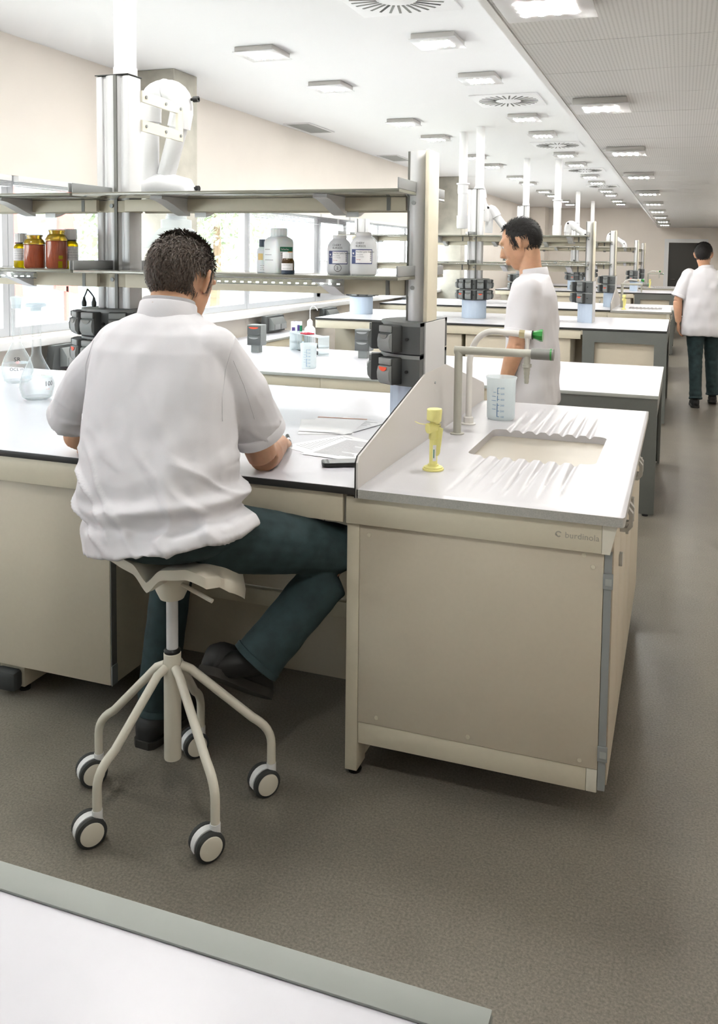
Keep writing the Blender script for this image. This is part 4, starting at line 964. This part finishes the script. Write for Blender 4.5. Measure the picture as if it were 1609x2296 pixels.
# ---- taps on the sink counters
ZS = .8982
def tap_angled(x, y, label):
    t = thing('angled_tap', (x, y, ZS), label, 'tap', 'taps at the sinks')
    obj('base_flange', G().lathe((x, y, ZS), [(.027, 0), (.027, .003), (.018, .005)], 24), 'faucet', t)
    obj('riser', G().cyl((x, y, ZS+.004), (x, y, 1.222), .0155, n=20), 'faucet', t)
    obj('spout', G().cyl((x-.0155, y, 1.222), (x+.278, y, 1.222), .0155, n=20), 'faucet', t)
    obj('handle', G().cyl((x+.2785, y, 1.222), (x+.36, y, 1.222), .021, .022, 24), 'aludark', t); obj('handle_ring', G().cyl((x+.348, y, 1.222), (x+.354, y, 1.222), .0224, n=24), 'green', t)
    nz = [(.018, 0), (.018, -.012)]+[(.0125-.0007*k+(.0012 if k % 2 else 0), -.014-.0075*k) for k in range(9)]
    obj('nozzle', G().cyl((x+.262, y, 1.212), (x+.262, y, 1.182), .0125, n=16).lathe((x+.262, y, 1.183), nz, 16), 'faucet', t)
def tap_curved(x, y, label):
    t = thing('curved_tap', (x, y, ZS), label, 'tap', 'taps at the sinks')
    obj('base_flange', G().lathe((x, y, ZS), [(.03, 0), (.03, .004), (.02, .006)], 24), 'faucetw', t); obj('hex_nut', G().lathe((x, y, ZS+.006), [(.021, 0), (.021, .022), (.017, .026)], 6), 'faucetw', t)
    obj('gooseneck', G().tube([(x, y, ZS+.03), (x, y, 1.14)]+bez((x, y, 1.15), (x+.01, y, 1.285), (x+.11, y, 1.282), 12)+[(x+.2, y, 1.276)], .0125, 16), 'faucetw', t)
    obj('union_nut', G().cyl((x+.2, y, 1.276), (x+.222, y, 1.275), .0165, n=6), 'brass', t); obj('valve', G().cyl((x+.2222, y, 1.275), (x+.25, y, 1.274), .0165, n=18), 'faucetw', t)
    nz = [(.0095-.0005*k+(.001 if k % 2 else 0), -.0075*k) for k in range(9)]; obj('nozzle', G().lathe((x+.232, y, 1.262), nz, 14), 'faucetw', t)
    obj('collar', G().cyl((x+.2502, y, 1.274), (x+.254, y, 1.274), .0185, n=18), 'black', t)
    obj('green_knob', G().tube([(x+.2542, y, 1.274), (x+.285, y, 1.273), (x+.293, y, 1.273)], [.014, .025, .024], 8), 'green', t)
def eyewash(x, y, label, full=True):
    z = ZS; t = thing('eyewash_tap', (x, y, z), label, 'eyewash', 'yellow eyewash units')
    obj('base', G().lathe((x, y, z), [(.034, 0), (.034, .005), (.03, .006), (.03, .01), (.018, .013), (.017, .018)], 28), 'yellow', t)
    obj('stem', G().cyl((x, y, z+.018), (x, y, z+.098), .013, n=20), 'yellow', t); obj('sleeve', G().lathe((x, y, z+.0982), [(.0145, 0), (.0155, .004), (.0155, .026), (.013, .05), (.0125, .06)], 22), 'yellow', t)
    obj('valve_drum', G().cyl((x-.016, y-.016, z+.135), (x+.012, y+.012, z+.135), .0165, n=22), 'yellow', t)
    obj('cap', G().tube([(x-.001, y, z+.158), (x, y, z+.16), (x+.002, y-.001, z+.194), (x+.002, y-.001, z+.197)], [.02, .0235, .0245, .0225], 26), 'yellow', t)
    lv = obj('lever', G().prism([(-.011, .0), (.011, 0), (.013, -.08), (.009, -.089), (0, -.093), (-.009, -.089), (-.013, -.08)], -.002, .002, 'y').xf(T(x+.022, y-.006, z+.138) @ Matrix.Rotation(radians(8), 4, 'Y') @ Matrix.Rotation(radians(-18), 4, 'Z')), 'yellow', t)
    if full:
        obj('cable_tie', G().tube([(x-.06, y-.01, z+.153), (x-.045, y-.012, z+.1475), (x-.02, y-.015, z+.147), (x+.02, y-.012, z+.147)], .0012, 6), 'yellow', t)
        obj('spring', G().tube([(x+.02+.003*cos(k), y+.003*sin(k), z+.128+.0012*k) for k in range(20)], .0015, 5), 'brass', t)
        a = face(x, y)+.25; obj('label', patch(x, y, .0132, a-.4, a+.5, z+.03, z+.082, 6), 'labelwhite', t); obj('print', patch(x, y, .0137, a-.25, a-.05, z+.04, z+.068, 3), 'labelgreen', t)
for k in (0, 3, 6):
    dy = YC[k]-YC[0]; n = ROWN[k]
    tap_angled(-.798, 3.2+dy, 'grey angled lab tap with dark handle on the sink counter of the %s bench row' % n)
    tap_curved(-.803, 3.405+dy, 'white curved lab tap with green knob on the sink counter of the %s bench row' % n)
    eyewash(-.731, 2.625+dy, 'yellow eyewash unit standing on the sink counter of the %s bench row' % n, k == 0)
# ---- saddle stool
SX, SY = -1.334, 2.06
st = thing('saddle_stool', (SX, SY, 0), 'cream saddle stool on five casters under the seated man', 'stool')
obj('column', G().lathe((SX, SY, 0), [(.0235, .13), (.0245, .134), (.0245, .442), (.022, .444)], 26), 'cream', st)
obj('collar', G().lathe((SX, SY, .4442), [(.023, 0), (.024, .006), (.019, .012)], 22), 'black', st)
obj('gas_spring', G().cyl((SX, SY, .456), (SX, SY, .606), .0165, n=22), 'alu', st)
obj('bell', G().lathe((SX, SY, .6), [(.018, 0), (.034, .004), (.046, .03), (.052, .062), (.058, .085), (.07, .1)], 26), 'cream', st)
obj('lever', G().tube([(SX+.045, SY-.02, .655), (SX+.15, SY-.035, .628)], .006, 10), 'cream', st)
# saddle seat: two raised wings, split at the back, right front lip drooping
g = G(); NU, NV = 44, 30; top = []; bot = []
for i in range(NU+1):
    for j in range(NV+1):
        u, v = i/NU*2-1, j/NV*2-1
        wx = .188*(1-.12*v*v); x_ = u*wx; y_ = v*.145*(1-.25*abs(u)**3)+.02
        zz = .702+.028*(abs(u)**1.5)*(1-.25*max(v, 0))-(.075 if u > 0 else .03)*max(0, abs(u)-.66)**1.5*6*(.4+.6*max(0, v+.6))
        zz += .02*max(0, -v-.2)*(min(1, abs(u)*4)) - .012*math.exp(-(u/.16)**2)*(1+max(0, -v))
        if u < 0: zz += .012*-u
        else: zz -= .012*u
        e = max(abs(u), abs(v)); th = .034*(1-max(0, e-.85)*1.5)
        top.append((SX+x_, SY+y_, zz+th*.5)); bot.append((SX+x_*.985, SY+y_*.985, zz-th*.6))
n = len(top); W_ = NV+1; fs = []
for i in range(NU):
    for j in range(NV): a = i*W_+j; fs += [(a, a+W_, a+W_+1, a+1), (n+a, n+a+1, n+a+W_+1, n+a+W_)]
for i in range(NU): a = i*W_; b = a+NV; fs += [(a, n+a, n+a+W_, a+W_), (b, b+W_, n+b+W_, n+b)]
for j in range(NV): a = j; b = NU*W_+j; fs += [(a, a+1, n+a+1, n+a), (b, n+b, n+b+1, b+1)]
obj('seat', G().add(top+bot, fs), 'cream', st, smooth=60)
stems = [(-1.586, 2.057), (-1.423, 1.836), (-1.101, 1.897), (-1.085, 2.191), (-1.38, 2.29)]
for i, (ex, ey) in enumerate(stems):
    e = Vector((ex, ey, 0)); c = Vector((SX, SY, 0)); d_ = (e-c).normalized(); R_ = (e-c).length
    p = [c+d_*.022+Vector((0, 0, .405)), c+d_*.05+Vector((0, 0, .392)), c+d_*(R_-.055)+Vector((0, 0, .235))]+bez(c+d_*(R_-.05)+Vector((0, 0, .231)), c+d_*R_+Vector((0, 0, .2)), e+Vector((0, 0, .15)), 6)[1:]+[e+Vector((0, 0, .094))]
    obj('leg', G().tube(p, .0125, 14), 'cream', st)
    ax = Vector((.80, -.60, 0)); tr = Vector((-.60, -.80, 0))*-.0+Vector((-.75, -.3, 0)).normalized()*.022
    wc = e+tr; cs = obj('caster', G().cyl(e+Vector((0, 0, .0938)), e+Vector((0, 0, .078)), .011, n=14), 'aludark', st)
    # hood: half drum between the wheels
    hp = [(.041*cos(a), .0405+.041*sin(a)) for a in [radians(-15+210*k/14) for k in range(15)]]
    w_ = Vector((0, 0, 1)).cross(ax)
    obj('hood', G().loft([[tuple(wc+w_*q[0]+Vector((0, 0, q[1]))+ax*o) for q in hp] for o in (-.011, .011)]).cyl(e+Vector((0, 0, .06)), e+Vector((0, 0, .0935)), .014, n=12), 'white', cs)
    for s in (-1, 1):
        o0 = wc+ax*(s*.0125)+Vector((0, 0, .0405)); wh = obj('wheel', G().tube([o0, o0+ax*s*.003, o0+ax*s*.014, o0+ax*s*.017], [.037, .0405, .0405, .036], 32), 'rubber', cs)
        obj('wheel_disc', G().tube([o0+ax*s*.0171, o0+ax*s*.0195, o0+ax*s*.0205], [.0315, .031, .028], 28), 'cream', cs)
# ================================================================ PEOPLE
from mathutils.bvhtree import BVHTree
V = Vector
def blob(g, vox, it=4, fac=.5):
    # union of closed lofts into one continuous skin
    me = mkmesh('tmp', g, None, 0); o = bpy.data.objects.new('tmp', me); COL.objects.link(o)
    m = o.modifiers.new('r', 'REMESH'); m.mode = 'VOXEL'; m.voxel_size = vox; m.use_smooth_shade = True
    s = o.modifiers.new('s', 'SMOOTH'); s.factor = fac; s.iterations = it
    e = bpy.data.meshes.new_from_object(o.evaluated_get(bpy.context.evaluated_depsgraph_get()))
    q = G(); q.add([v.co[:] for v in e.vertices], [list(p.vertices) for p in e.polygons]); q.n = [v.normal.copy() for v in e.vertices]
    bpy.data.objects.remove(o); bpy.data.meshes.remove(me); bpy.data.meshes.remove(e); return q
def ring_e(c, a, b, n=28, yaw=0, p=2.3, tilt=None):
    out = []
    for k in range(n):
        t = 2*pi*k/n; ct, sn = cos(t), sin(t); x = a*math.copysign(abs(ct)**(2/p), ct); y = b*math.copysign(abs(sn)**(2/p), sn)
        q = V((x*cos(yaw)-y*sin(yaw), x*sin(yaw)+y*cos(yaw), 0))
        if tilt: q = tilt @ q
        out.append(tuple(V(c)+q))
    return out
def ell(g, c, r, R=None, n=20, m=12):
    rings = []
    for i in range(m+1):
        f = -pi/2+pi*(i+.02)/(m+.04); rings.append([tuple(V(c)+((R or Matrix.Identity(3)) @ V((r[0]*cos(f)*cos(2*pi*k/n), r[1]*cos(f)*sin(2*pi*k/n), r[2]*sin(f))))) for k in range(n)])
    return g.loft(rings)
def limb(g, pts, rs, n=16, ell_=None): return g.tube(pts, rs, n, True, ell_)
def hand(g, w, d, up, curl, side, s=1.0):
    # w wrist, d pointing direction, up = back of hand, side +1 thumb to the right of d
    d, up = V(d).normalized(), V(up); up = (up-d*up.dot(d)).normalized(); r = d.cross(up)*side
    g.tube([w-d*.03*s, w+d*.02*s, w+d*.055*s, w+d*.09*s], [.027*s, .034*s, .04*s, .036*s], 14, True, .42, tuple(r))
    for i, (o, l) in enumerate(((-.03, .062), (-.0105, .078), (.0095, .084), (.0295, .074))):
        p = w+d*.082*s+r*o*s; dr = V(d); pts = [p]; seg = l*s/3
        for k in range(3):
            a = radians(curl*(.55+.35*k)); dr = (dr*cos(a)-up*sin(a)).normalized(); pts.append(pts[-1]+dr*seg*(1.15-.15*k))
        g.tube(pts, [.0088*s, .0088*s, .008*s, .0066*s], 10)
    p = w+d*.025*s+r*.032*s; a1 = (d*.75+r*.6-up*.25).normalized(); a2 = (d*.95+r*.1-up*.4).normalized()
    g.tube([p-r*.012*s, p+a1*.035*s, p+a1*.035*s+a2*.028*s, p+a1*.035*s+a2*.05*s], [.013*s, .012*s, .0098*s, .0078*s], 10)
def head(g, c, F, U, s=1.0):
    F = V(F).normalized(); U = V(U); U = (U-F*U.dot(F)).normalized(); Rr = F.cross(U)
    M = Matrix((Rr, F, U)).transposed()
    def at(x, y, z): return V(c)+M @ (V((x, y, z))*s)
    ell(g, at(0, -.008, .028), (.076*s, .097*s, .092*s), M)
    # face and jaw as stacked rings
    rg = []
    for z, a, b, y in ((.05, .07, .075, .018), (.0, .07, .075, .022), (-.03, .066, .07, .024), (-.06, .06, .062, .026), (-.085, .048, .05, .034), (-.105, .032, .036, .044), (-.115, .018, .02, .05)):
        rg.append([tuple(at(a*cos(2*pi*k/24), y+b*sin(2*pi*k/24), z)) for k in range(24)])
    g.loft(rg)
    g.tube([at(0, .088, .02), at(0, .104, -.005), at(0, .114, -.028), at(0, .098, -.036)], [.008*s, .0105*s, .0145*s, .01*s], 10)
    g.tube([at(-.028, .094, -.062), at(-.012, .1, -.059), at(.012, .1, -.059), at(.028, .094, -.062)], .0065*s, 8)
    g.tube([at(-.024, .093, -.071), at(0, .099, -.073), at(.024, .093, -.071)], .007*s, 8)
    for sd in (-1, 1):
        g.tube([at(sd*.052, .08, .03), at(sd*.03, .094, .035), at(sd*.012, .095, .03)], .009*s, 8)
        # ear: rim and lobe
        g.tube([at(sd*.073, -.002, -.028), at(sd*.081, -.008, -.01), at(sd*.088, -.018, .01), at(sd*.088, -.016, .026), at(sd*.08, .0, .032), at(sd*.075, .006, .02)], [.006*s, .0062*s, .006*s, .0055*s, .005*s, .004*s], 8)
        g.tube([at(sd*.07, -.002, -.02), at(sd*.08, -.006, .01), at(sd*.072, .002, .022)], [.008*s, .009*s, .006*s], 8)
    return at, M
def hairdo(par, at, M, s, m, seed, nst=5200, L=.024):
    rr = random.Random(seed)
    def inside(u):   # u direction on skull, local x right, y front, z up
        x, y, z = u
        if y > .55 and z < .62: return False
        if y > .1: return z > -.02+.55*max(0, y-.1) or (abs(x) > .8 and z > -.42 and y < .42)
        lim = -.8+.22*abs(x)+ (.5 if (abs(x) > .8 and -.42 < y) else 0)
        return z > lim+.25*max(0, y+.1)
    rad = V((.0785, .0995, .0945)); g = G(); ga = pi*(3-sqrt(5))
    cap_ = G(); N = 26; Mm = 40; idx = {}; vs = []; fs = []
    for i in range(N+1):
        for k in range(Mm):
            f = pi/2-pi*i/N; u = V((cos(f)*cos(2*pi*k/Mm), cos(f)*sin(2*pi*k/Mm), sin(f))); j = 1+.02*noise.noise(u*7+V((seed, 0, 0)))
            vs.append(tuple(at(u.x*rad.x*j*1.012, -.008+u.y*rad.y*j*1.012, .028+u.z*rad.z*j*1.012))); idx[(i, k)] = u
    for i in range(N):
        for k in range(Mm):
            q = [(i, k), (i, (k+1) % Mm), (i+1, (k+1) % Mm), (i+1, k)]
            if all(inside(idx[w]) for w in q): fs.append(tuple(a*Mm+b for a, b in q))
    obj('hair_cap', G().add(vs, fs), m, par)
    for i in range(nst):
        z = 1-2*(i+.5)/nst; r = sqrt(1-z*z); th = ga*i; u = V((r*cos(th), r*sin(th), z))
        if not inside(u): continue
        w = V((rr.gauss(0, .3), rr.gauss(0, .3), rr.gauss(0, .3)))
        p = V((u.x*rad.x, u.y*rad.y, u.z*rad.z))*1.0
        flow = V((0, -.55, -.35))+w if z > .2 else V((u.x*.1, -.15, -1))+w
        flow = (flow-u*flow.dot(u)).normalized(); l = L*rr.uniform(.6, 1.25)
        if z > .75: d = (u*.45+flow*.9).normalized()
        else: d = (u*.28+flow).normalized()
        b = d.cross(u).normalized()*rr.uniform(.0011, .0019)
        q0, q1, q2 = p*1.008, p*1.008+d*l*.55+u*.002, p*1.008+d*l-u*.002*(z < .5)
        P = [at(q.x, q.y-.008, q.z+.028) for q in (q0-b, q0+b, q1+b*.8, q1-b*.8, q2)]
        g.add([tuple(q) for q in P], [(0, 1, 2, 3), (3, 2, 4)])
    o = obj('hair_strands', g, m, par, smooth=0); o['kind'] = 'stuff'
def displace(q, fn):
    q.v = [tuple(V(p)+n*fn(V(p), n)) for p, n in zip(q.v, q.n)]; return q
def shoe(par, heel, toe, up, w=.045, m='shoe'):
    heel, toe = V(heel), V(toe); f = (toe-heel).normalized(); up = V(up); up = (up-f*up.dot(f)).normalized(); r = f.cross(up); L = (toe-heel).length
    g = G(); rings = []
    for t, a, h in ((-.02, .6, .045), (.02, .86, .078), (.12, .95, .092), (.28, .92, .095), (.42, .9, .082), (.58, 1.0, .064), (.76, 1.05, .054), (.9, .9, .044), (.98, .6, .032), (1.01, .3, .022)):
        c = heel+f*L*t
        rings.append([tuple(c+r*(w*a*math.copysign(abs(cos(2*pi*k/20))**.75, cos(2*pi*k/20)))+up*(.012+h*.5*(1+math.copysign(abs(sin(2*pi*k/20))**.8, sin(2*pi*k/20))))) for k in range(20)])
    o = obj('shoe', g.loft(rings), m, par, smooth=60)
    rs = []
    for t, a in ((-.04, .55), (0, .85), (.1, 1.0), (.3, .98), (.45, .94), (.6, 1.05), (.8, 1.1), (.93, .9), (1.02, .45)): rs.append((t, a))
    P = [heel+f*L*t+r*w*a for t, a in rs]+[heel+f*L*t-r*w*a for t, a in rs[::-1]]
    obj('sole', G().loft([[tuple(p+up*z) for p in P] for z in (0, .006, .02, .024)]), 'sole', o, smooth=40)
    return o
def make_person(label, J, rings, sleeves, hairm, seed, vox=.005, fine=True, base=None, tee=True):
    t = thing('person', base, label, 'person')
    s = J.get('s', 1.0)
    g = G(); at, M = head(g, J['head'], J['F'], J['U'], s)
    nb = V(J['neck']); hc = V(J['head']); low = at(0, -.02, -.055)
    limb(g, [nb-(low-nb)*.5, nb, (nb+low)/2, low, at(0, -.015, .0)], [.066*s, .056*s, .053*s, .054*s, .05*s], 20)
    # trunk core, arms, legs: all inside the clothes except forearms
    sl, sr, hl, hr = V(J['shL']), V(J['shR']), V(J['hipL']), V(J['hipR'])
    sp = (hl+hr)/2; limb(g, [sp+V((0, 0, .03)), (sp+nb)/2, nb-(nb-sp).normalized()*.06], [.1, .11, .08], 16)
    limb(g, [sl+(nb-sl)*.15, nb-V((0, 0, .06)), sr+(nb-sr)*.15], [.03, .045, .03], 12); limb(g, [hl, sp, hr], [.05, .06, .05], 12)
    for a, b, c, hd, hu, sd, curl in ((sl, J['elL'], J['wrL'], J['hdL'], J['huL'], 1, J.get('cuL', 30)), (sr, J['elR'], J['wrR'], J['hdR'], J['huR'], -1, J.get('cuR', 30))):
        b, c = V(b), V(c); limb(g, [a+(b-a)*.12, a+(b-a)*.5, b-(b-a)*.12, b], [.035*s, .045*s, .041*s, .04*s], 16)
        limb(g, [b, b+(c-b)*.25, b+(c-b)*.7, c], [.041*s, .043*s, .034*s, .027*s], 16); hand(g, c, hd, hu, curl, sd, s)
    for a, b, c in ((hl, J['knL'], J['anL']), (hr, J['knR'], J['anR'])):
        b, c = V(b), V(c); limb(g, [a, b, c], [.06, .045, .034], 12)
    obj('body', blob(g, vox, 5), 'skin', t, smooth=180)
    for sd in (-1, 1):
        e = G(); ell(e, at(sd*.031, .0785, .012), (.0115, .0115, .0115)); eo = obj('eye', e, 'white', t); i_ = G(); ell(i_, at(sd*.031, .088, .011), (.005, .003, .005), M, 12, 8); obj('iris', i_, 'black', eo)
    hairdo(t, at, M, s, hairm, seed, 5600 if fine else 2600)
    # jacket
    g = G().loft([ring_e(*r) for r in rings])
    for (a, b, c, rs) in sleeves:
        limb(g, [V(a), V(b), V(c)] if b else [V(a), V(c)], rs, 20); ell(g, V(a), (rs[0]*1.02,)*3)
    q = blob(g, .006 if fine else .009, 3)
    q = displace(q, J['folds']); bv = BVHTree.FromPolygons([V(p) for p in q.v], q.f); jk = obj('jacket', q, 'jacket', t, smooth=180)
    for L in J.get('seams', []):
        P = []
        for i in range(len(L)-1):
            for k in range(6):
                p = V(L[i]).lerp(V(L[i+1]), k/6); d = V((-.52, .85, 0)); h = bv.ray_cast(p-d*.6, d)
                if h[0]: P.append(h[0]+h[1]*.0002)
        if len(P) > 3: obj('seam', G().tube(P, .0016, 6), 'jacket', jk, smooth=60)
    # standing collar
    R_ = rings[-1]; c = V(R_[0]); ax = (V(J['head'])-c).normalized(); ax = (V((0, 0, 1))*.8+ax*.4).normalized(); tl = V((0, 0, 1)).rotation_difference(ax).to_matrix()
    rg = [ring_e(tuple(c+ax*h_), R_[1]*k, R_[2]*k, 36, 0, 2.0, tl) for h_, k in ((-.085, 1.02), (-.04, 1.06), (-.01, 1.05), (.022, 1.0), (.026, .97), (.02, .94), (-.02, .98))]
    obj('collar', G().loft(rg, cap=False), 'jacket', jk, smooth=60)
    if tee: obj('t_shirt_collar', G().loft([ring_e(tuple(c+ax*h_), R_[1]*k, R_[2]*k, 36, 0, 2.0, tl) for h_, k in ((-.01, .95), (.034, .93), (.037, .9), (.0, .88))], cap=False), 'tee', t, smooth=60)
    for (a, b, c2, rs) in sleeves:
        d = (V(c2)-V(b or a)).normalized(); e = V(c2)
        obj('sleeve_hem', G().tube([e-d*.034, e-d*.03, e-d*.002, e+d*.001], [rs[-1]*.995, rs[-1]+.0035, rs[-1]+.0045, rs[-1]*.97], 28), 'jacket', jk, smooth=60)
    # jeans
    g = G(); limb(g, [hl+V((0, 0, .05)), (hl+hr)/2+V((0, 0, .05)), hr+V((0, 0, .05))], [.1, .12, .1], 18)
    if 'seat' in J: ell(g, J['seat'][0], J['seat'][1])
    for a, b, c, rs in ((hl, J['knL'], J['anL'], J['jrL']), (hr, J['knR'], J['anR'], J['jrR'])):
        b, c = V(b), V(c); limb(g, [a, a+(b-a)*.5, b, b+(c-b)*.25, b+(c-b)*.65, c], rs, 20)
    q = blob(g, .006 if fine else .009, 3)
    def jf(p, n):
        k = 0
        for kn in (J['knL'], J['knR'], J['anL'], J['anR']):
            d = (p-V(kn)).length; k += math.exp(-(d/.13)**2)
        return (.004*noise.noise(V((p.x*9, p.y*9, p.z*30)))+.003*noise.noise(p*26))*(.35+k)
    jn = obj('jeans', displace(q, jf), 'jeans', t, smooth=180)
    for c, b, rs in ((J['anL'], J['knL'], J['jrL']), (J['anR'], J['knR'], J['jrR'])):
        d = (V(c)-V(b)).normalized(); e = V(c); obj('trouser_hem', G().tube([e-d*.02, e-d*.018, e, e+d*.003], [rs[-1]*.99, rs[-1]+.003, rs[-1]+.0035, rs[-1]*.9], 24), 'jeans', jn, smooth=60)
    for hh, tt, uu in (J['shoeL'], J['shoeR']): shoe(t, hh, tt, uu)
    for an, hh, tt in ((J['anL'], J['shoeL'][0], J['shoeL'][1]), (J['anR'], J['shoeR'][0], J['shoeR'][1])):
        f = (V(tt)-V(hh)); obj('sock', G().tube([V(an)-(V(an)-V(hh)).normalized()*-.02, V(hh)+f*.22+V((0, 0, .045))], [.04, .038], 16), 'black', t)
    return t, at
# ---------------- seated man
def folds_seated(p, n):
    x, y, z = p; k = math.exp(-((z-.9)/.13)**2)
    a = noise.noise(V((x*5+z*3, y*5, z*17-x*7))); b = noise.noise(V((x*9, y*6, z*9)))
    r = 1-abs(noise.noise(V((x*4-z*2.5, y*4, z*13+x*9)))*2)
    w = .016*k*a+.014*k*max(0, r-.5)*2+.007*b*(.4+k)
    # roll of cloth at the waist and the flare below it
    w += .014*math.exp(-((z-.885-.1*(x+1.4))/.018)**2)-.012*math.exp(-((z-.848-.1*(x+1.4))/.014)**2)
    # fold from the right armpit
    d = (x+1.28)*.8+(z-1.05)*.6; w += .006*math.exp(-(d/.02)**2)*math.exp(-((z-1.05)/.16)**2)*(n.y < 0)
    w += .005*noise.noise(V((x*20, y*20, z*6)))*.8
    return w
SE = dict(head=(-1.46, 2.305, 1.49), F=(-.04, .93, -.37), U=(0, .37, .93), neck=(-1.448, 2.22, 1.40), s=1.2,
          shL=(-1.63, 2.215, 1.30), shR=(-1.265, 2.20, 1.30), elL=(-1.905, 2.375, .948), elR=(-1.222, 2.40, .945), wrL=(-1.66, 2.58, .935), wrR=(-1.27, 2.615, .94),
          hdL=(.8, .55, -.05), huL=(0, 0, 1), hdR=(-.45, .85, -.1), huR=(.35, 0, 1), cuL=25, cuR=48,
          hipL=(-1.45, 2.09, .785), hipR=(-1.27, 2.09, .785), knL=(-1.545, 2.40, .575), anL=(-1.572, 2.325, .085), knR=(-.945, 2.435, .668), anR=(-1.152, 2.215, .372),
          jrL=[.1, .085, .068, .066, .064, .06], jrR=[.105, .092, .078, .078, .074, .076],
          shoeL=((-1.57, 2.26, 0.001), (-1.55, 2.545, .001), (0, 0, 1)), shoeR=((-1.272, 2.135, .352), (-1.175, 2.335, .198), (.0, .55, .83)), folds=folds_seated, seams=[((-1.149, 2.12, 1.366), (-1.174, 2.12, 1.311), (-1.195, 2.12, 1.248), (-1.207, 2.12, 1.177), (-1.207, 2.12, 1.101)), ((-1.641, 2.12, 1.315), (-1.67, 2.12, 1.24), (-1.675, 2.12, 1.159), (-1.663, 2.12, 1.086)), ((-1.218, 2.2, 1.275), (-1.184, 2.2, 1.206), (-1.16, 2.2, 1.143), (-1.142, 2.2, 1.092))], seat=((-1.35, 2.06, .79), (.205, .165, .072)))
TL = Matrix.Rotation(radians(-11), 3, 'Y'); TL2 = Matrix.Rotation(radians(-6), 3, 'Y')
seat_rings = [((-1.325, 2.05, .782), .2, .16, 28, 0, 2.3, TL), ((-1.325, 2.05, .787), .25, .2, 28, 0, 2.3, TL), ((-1.34, 2.055, .83), .248, .192, 28, 0, 2.3, TL2), ((-1.375, 2.07, .88), .236, .178), ((-1.392, 2.085, .95), .236, .17), ((-1.405, 2.11, 1.04), .232, .16), ((-1.42, 2.14, 1.13), .232, .155),
              ((-1.432, 2.17, 1.22), .23, .15), ((-1.44, 2.19, 1.295), .222, .138), ((-1.445, 2.2, 1.345), .19, .115), ((-1.45, 2.21, 1.38), .135, .092), ((-1.45, 2.222, 1.402), .086, .08)]
seat_sl = [((-1.60, 2.205, 1.285), (-1.74, 2.24, 1.18), (-1.885, 2.318, 1.035), [.085, .082, .074]), ((-1.285, 2.195, 1.285), (-1.222, 2.25, 1.17), (-1.203, 2.335, 1.03), [.085, .085, .082])]
man, at_ = make_person('man in white short-sleeved jacket and jeans seated on the saddle stool, seen from behind', SE, seat_rings, seat_sl, 'hair', 3, .0045, True, (SX, SY, 0))
# ---------------- man walking away along the aisle
def folds_far(p, n): return .008*noise.noise(V((p.x*7, p.y*7, p.z*11)))+.006*noise.noise(V((p.x*16, p.y*16, p.z*9)))
x, y = .235, 9.9
WA = dict(head=(x-.03, y+.02, 1.625), F=(.12, .98, -.1), U=(0, .1, 1), neck=(x-.01, y, 1.49), s=1.12, shL=(x-.19, y, 1.40), shR=(x+.19, y, 1.40), elL=(x-.275, y-.04, 1.13), elR=(x+.275, y+.02, 1.13), wrL=(x-.26, y-.02, .9), wrR=(x+.27, y+.12, .9),
          hdL=(.05, .15, -1), huL=(-1, 0, 0), hdR=(0, .3, -1), huR=(1, 0, 0), hipL=(x-.09, y, .93), hipR=(x+.09, y, .93), knL=(x-.07, y-.02, .5), anL=(x-.055, y-.14, .09), knR=(x+.1, y+.14, .5), anR=(x+.12, y+.12, .11),
          jrL=[.1, .09, .072, .07, .064, .066], jrR=[.1, .09, .072, .07, .064, .066], shoeL=((x-.055, y-.2, .001), (x-.075, y+.07, .001), (0, 0, 1)), shoeR=((x+.12, y+.07, .03), (x+.13, y+.33, .001), (0, .1, 1)), folds=folds_far)
def tors(x, y, z0=.76):
    return [((x, y, z0), .225, .15), ((x, y, z0+.02), .232, .155), ((x, y, .95), .222, .145), ((x, y, 1.12), .215, .14), ((x, y, 1.28), .215, .135), ((x, y, 1.38), .2, .12), ((x, y, 1.44), .15, .1), ((x, y, 1.475), .1, .085), ((x, y, 1.495), .075, .073)]
make_person('man walking away down the aisle in white short-sleeved jacket and jeans', WA, tors(x, y), [((x-.17, y, 1.395), None, (x-.265, y-.03, 1.17), [.085, .08]), ((x+.17, y, 1.395), None, (x+.265, y+.015, 1.17), [.085, .08])], 'hair2', 5, .007, False, (x, y, 0), False)
# ---------------- man stepping sideways between the bench rows
x, y = -.765, 4.74
GH = dict(head=(x-.075, y+.0, 1.655), F=(-.93, .05, -.36), U=(-.36, 0, .93), neck=(x-.02, y, 1.50), s=1.12, shL=(x-.02, y-.185, 1.40), shR=(x-.02, y+.185, 1.40), elL=(x-.045, y-.25, 1.12), elR=(x+.05, y+.25, 1.13), wrL=(x-.11, y-.235, .89), wrR=(x-.02, y+.24, .9),
          hdL=(-.3, 0, -1), huL=(0, -1, 0), hdR=(-.3, 0, -1), huR=(0, 1, 0), hipL=(x, y-.09, .93), hipR=(x, y+.09, .93), knL=(x-.12, y-.08, .5), anL=(x-.1, y-.08, .1), knR=(x+.06, y+.08, .5), anR=(x+.22, y+.08, .12),
          jrL=[.1, .09, .072, .07, .064, .066], jrR=[.1, .09, .072, .07, .064, .066], shoeL=((x-.04, y-.08, .001), (x-.31, y-.08, .001), (0, 0, 1)), shoeR=((x+.27, y+.08, .04), (x+.0, y+.08, .005), (.1, 0, 1)), folds=folds_far)
gr = [((c[0], c[1], c[2]), b*1.0, a*1.0) for c, a, b in tors(x, y, .78)]
make_person('dark-haired man in white short-sleeved jacket stepping left between the first two bench rows', GH, gr, [((x-.02, y-.165, 1.395), None, (x-.04, y-.235, 1.16), [.085, .08]), ((x-.02, y+.165, 1.395), None, (x+.03, y+.235, 1.16), [.085, .08])], 'hair2', 9, .007, False, (x, y, 0), False)
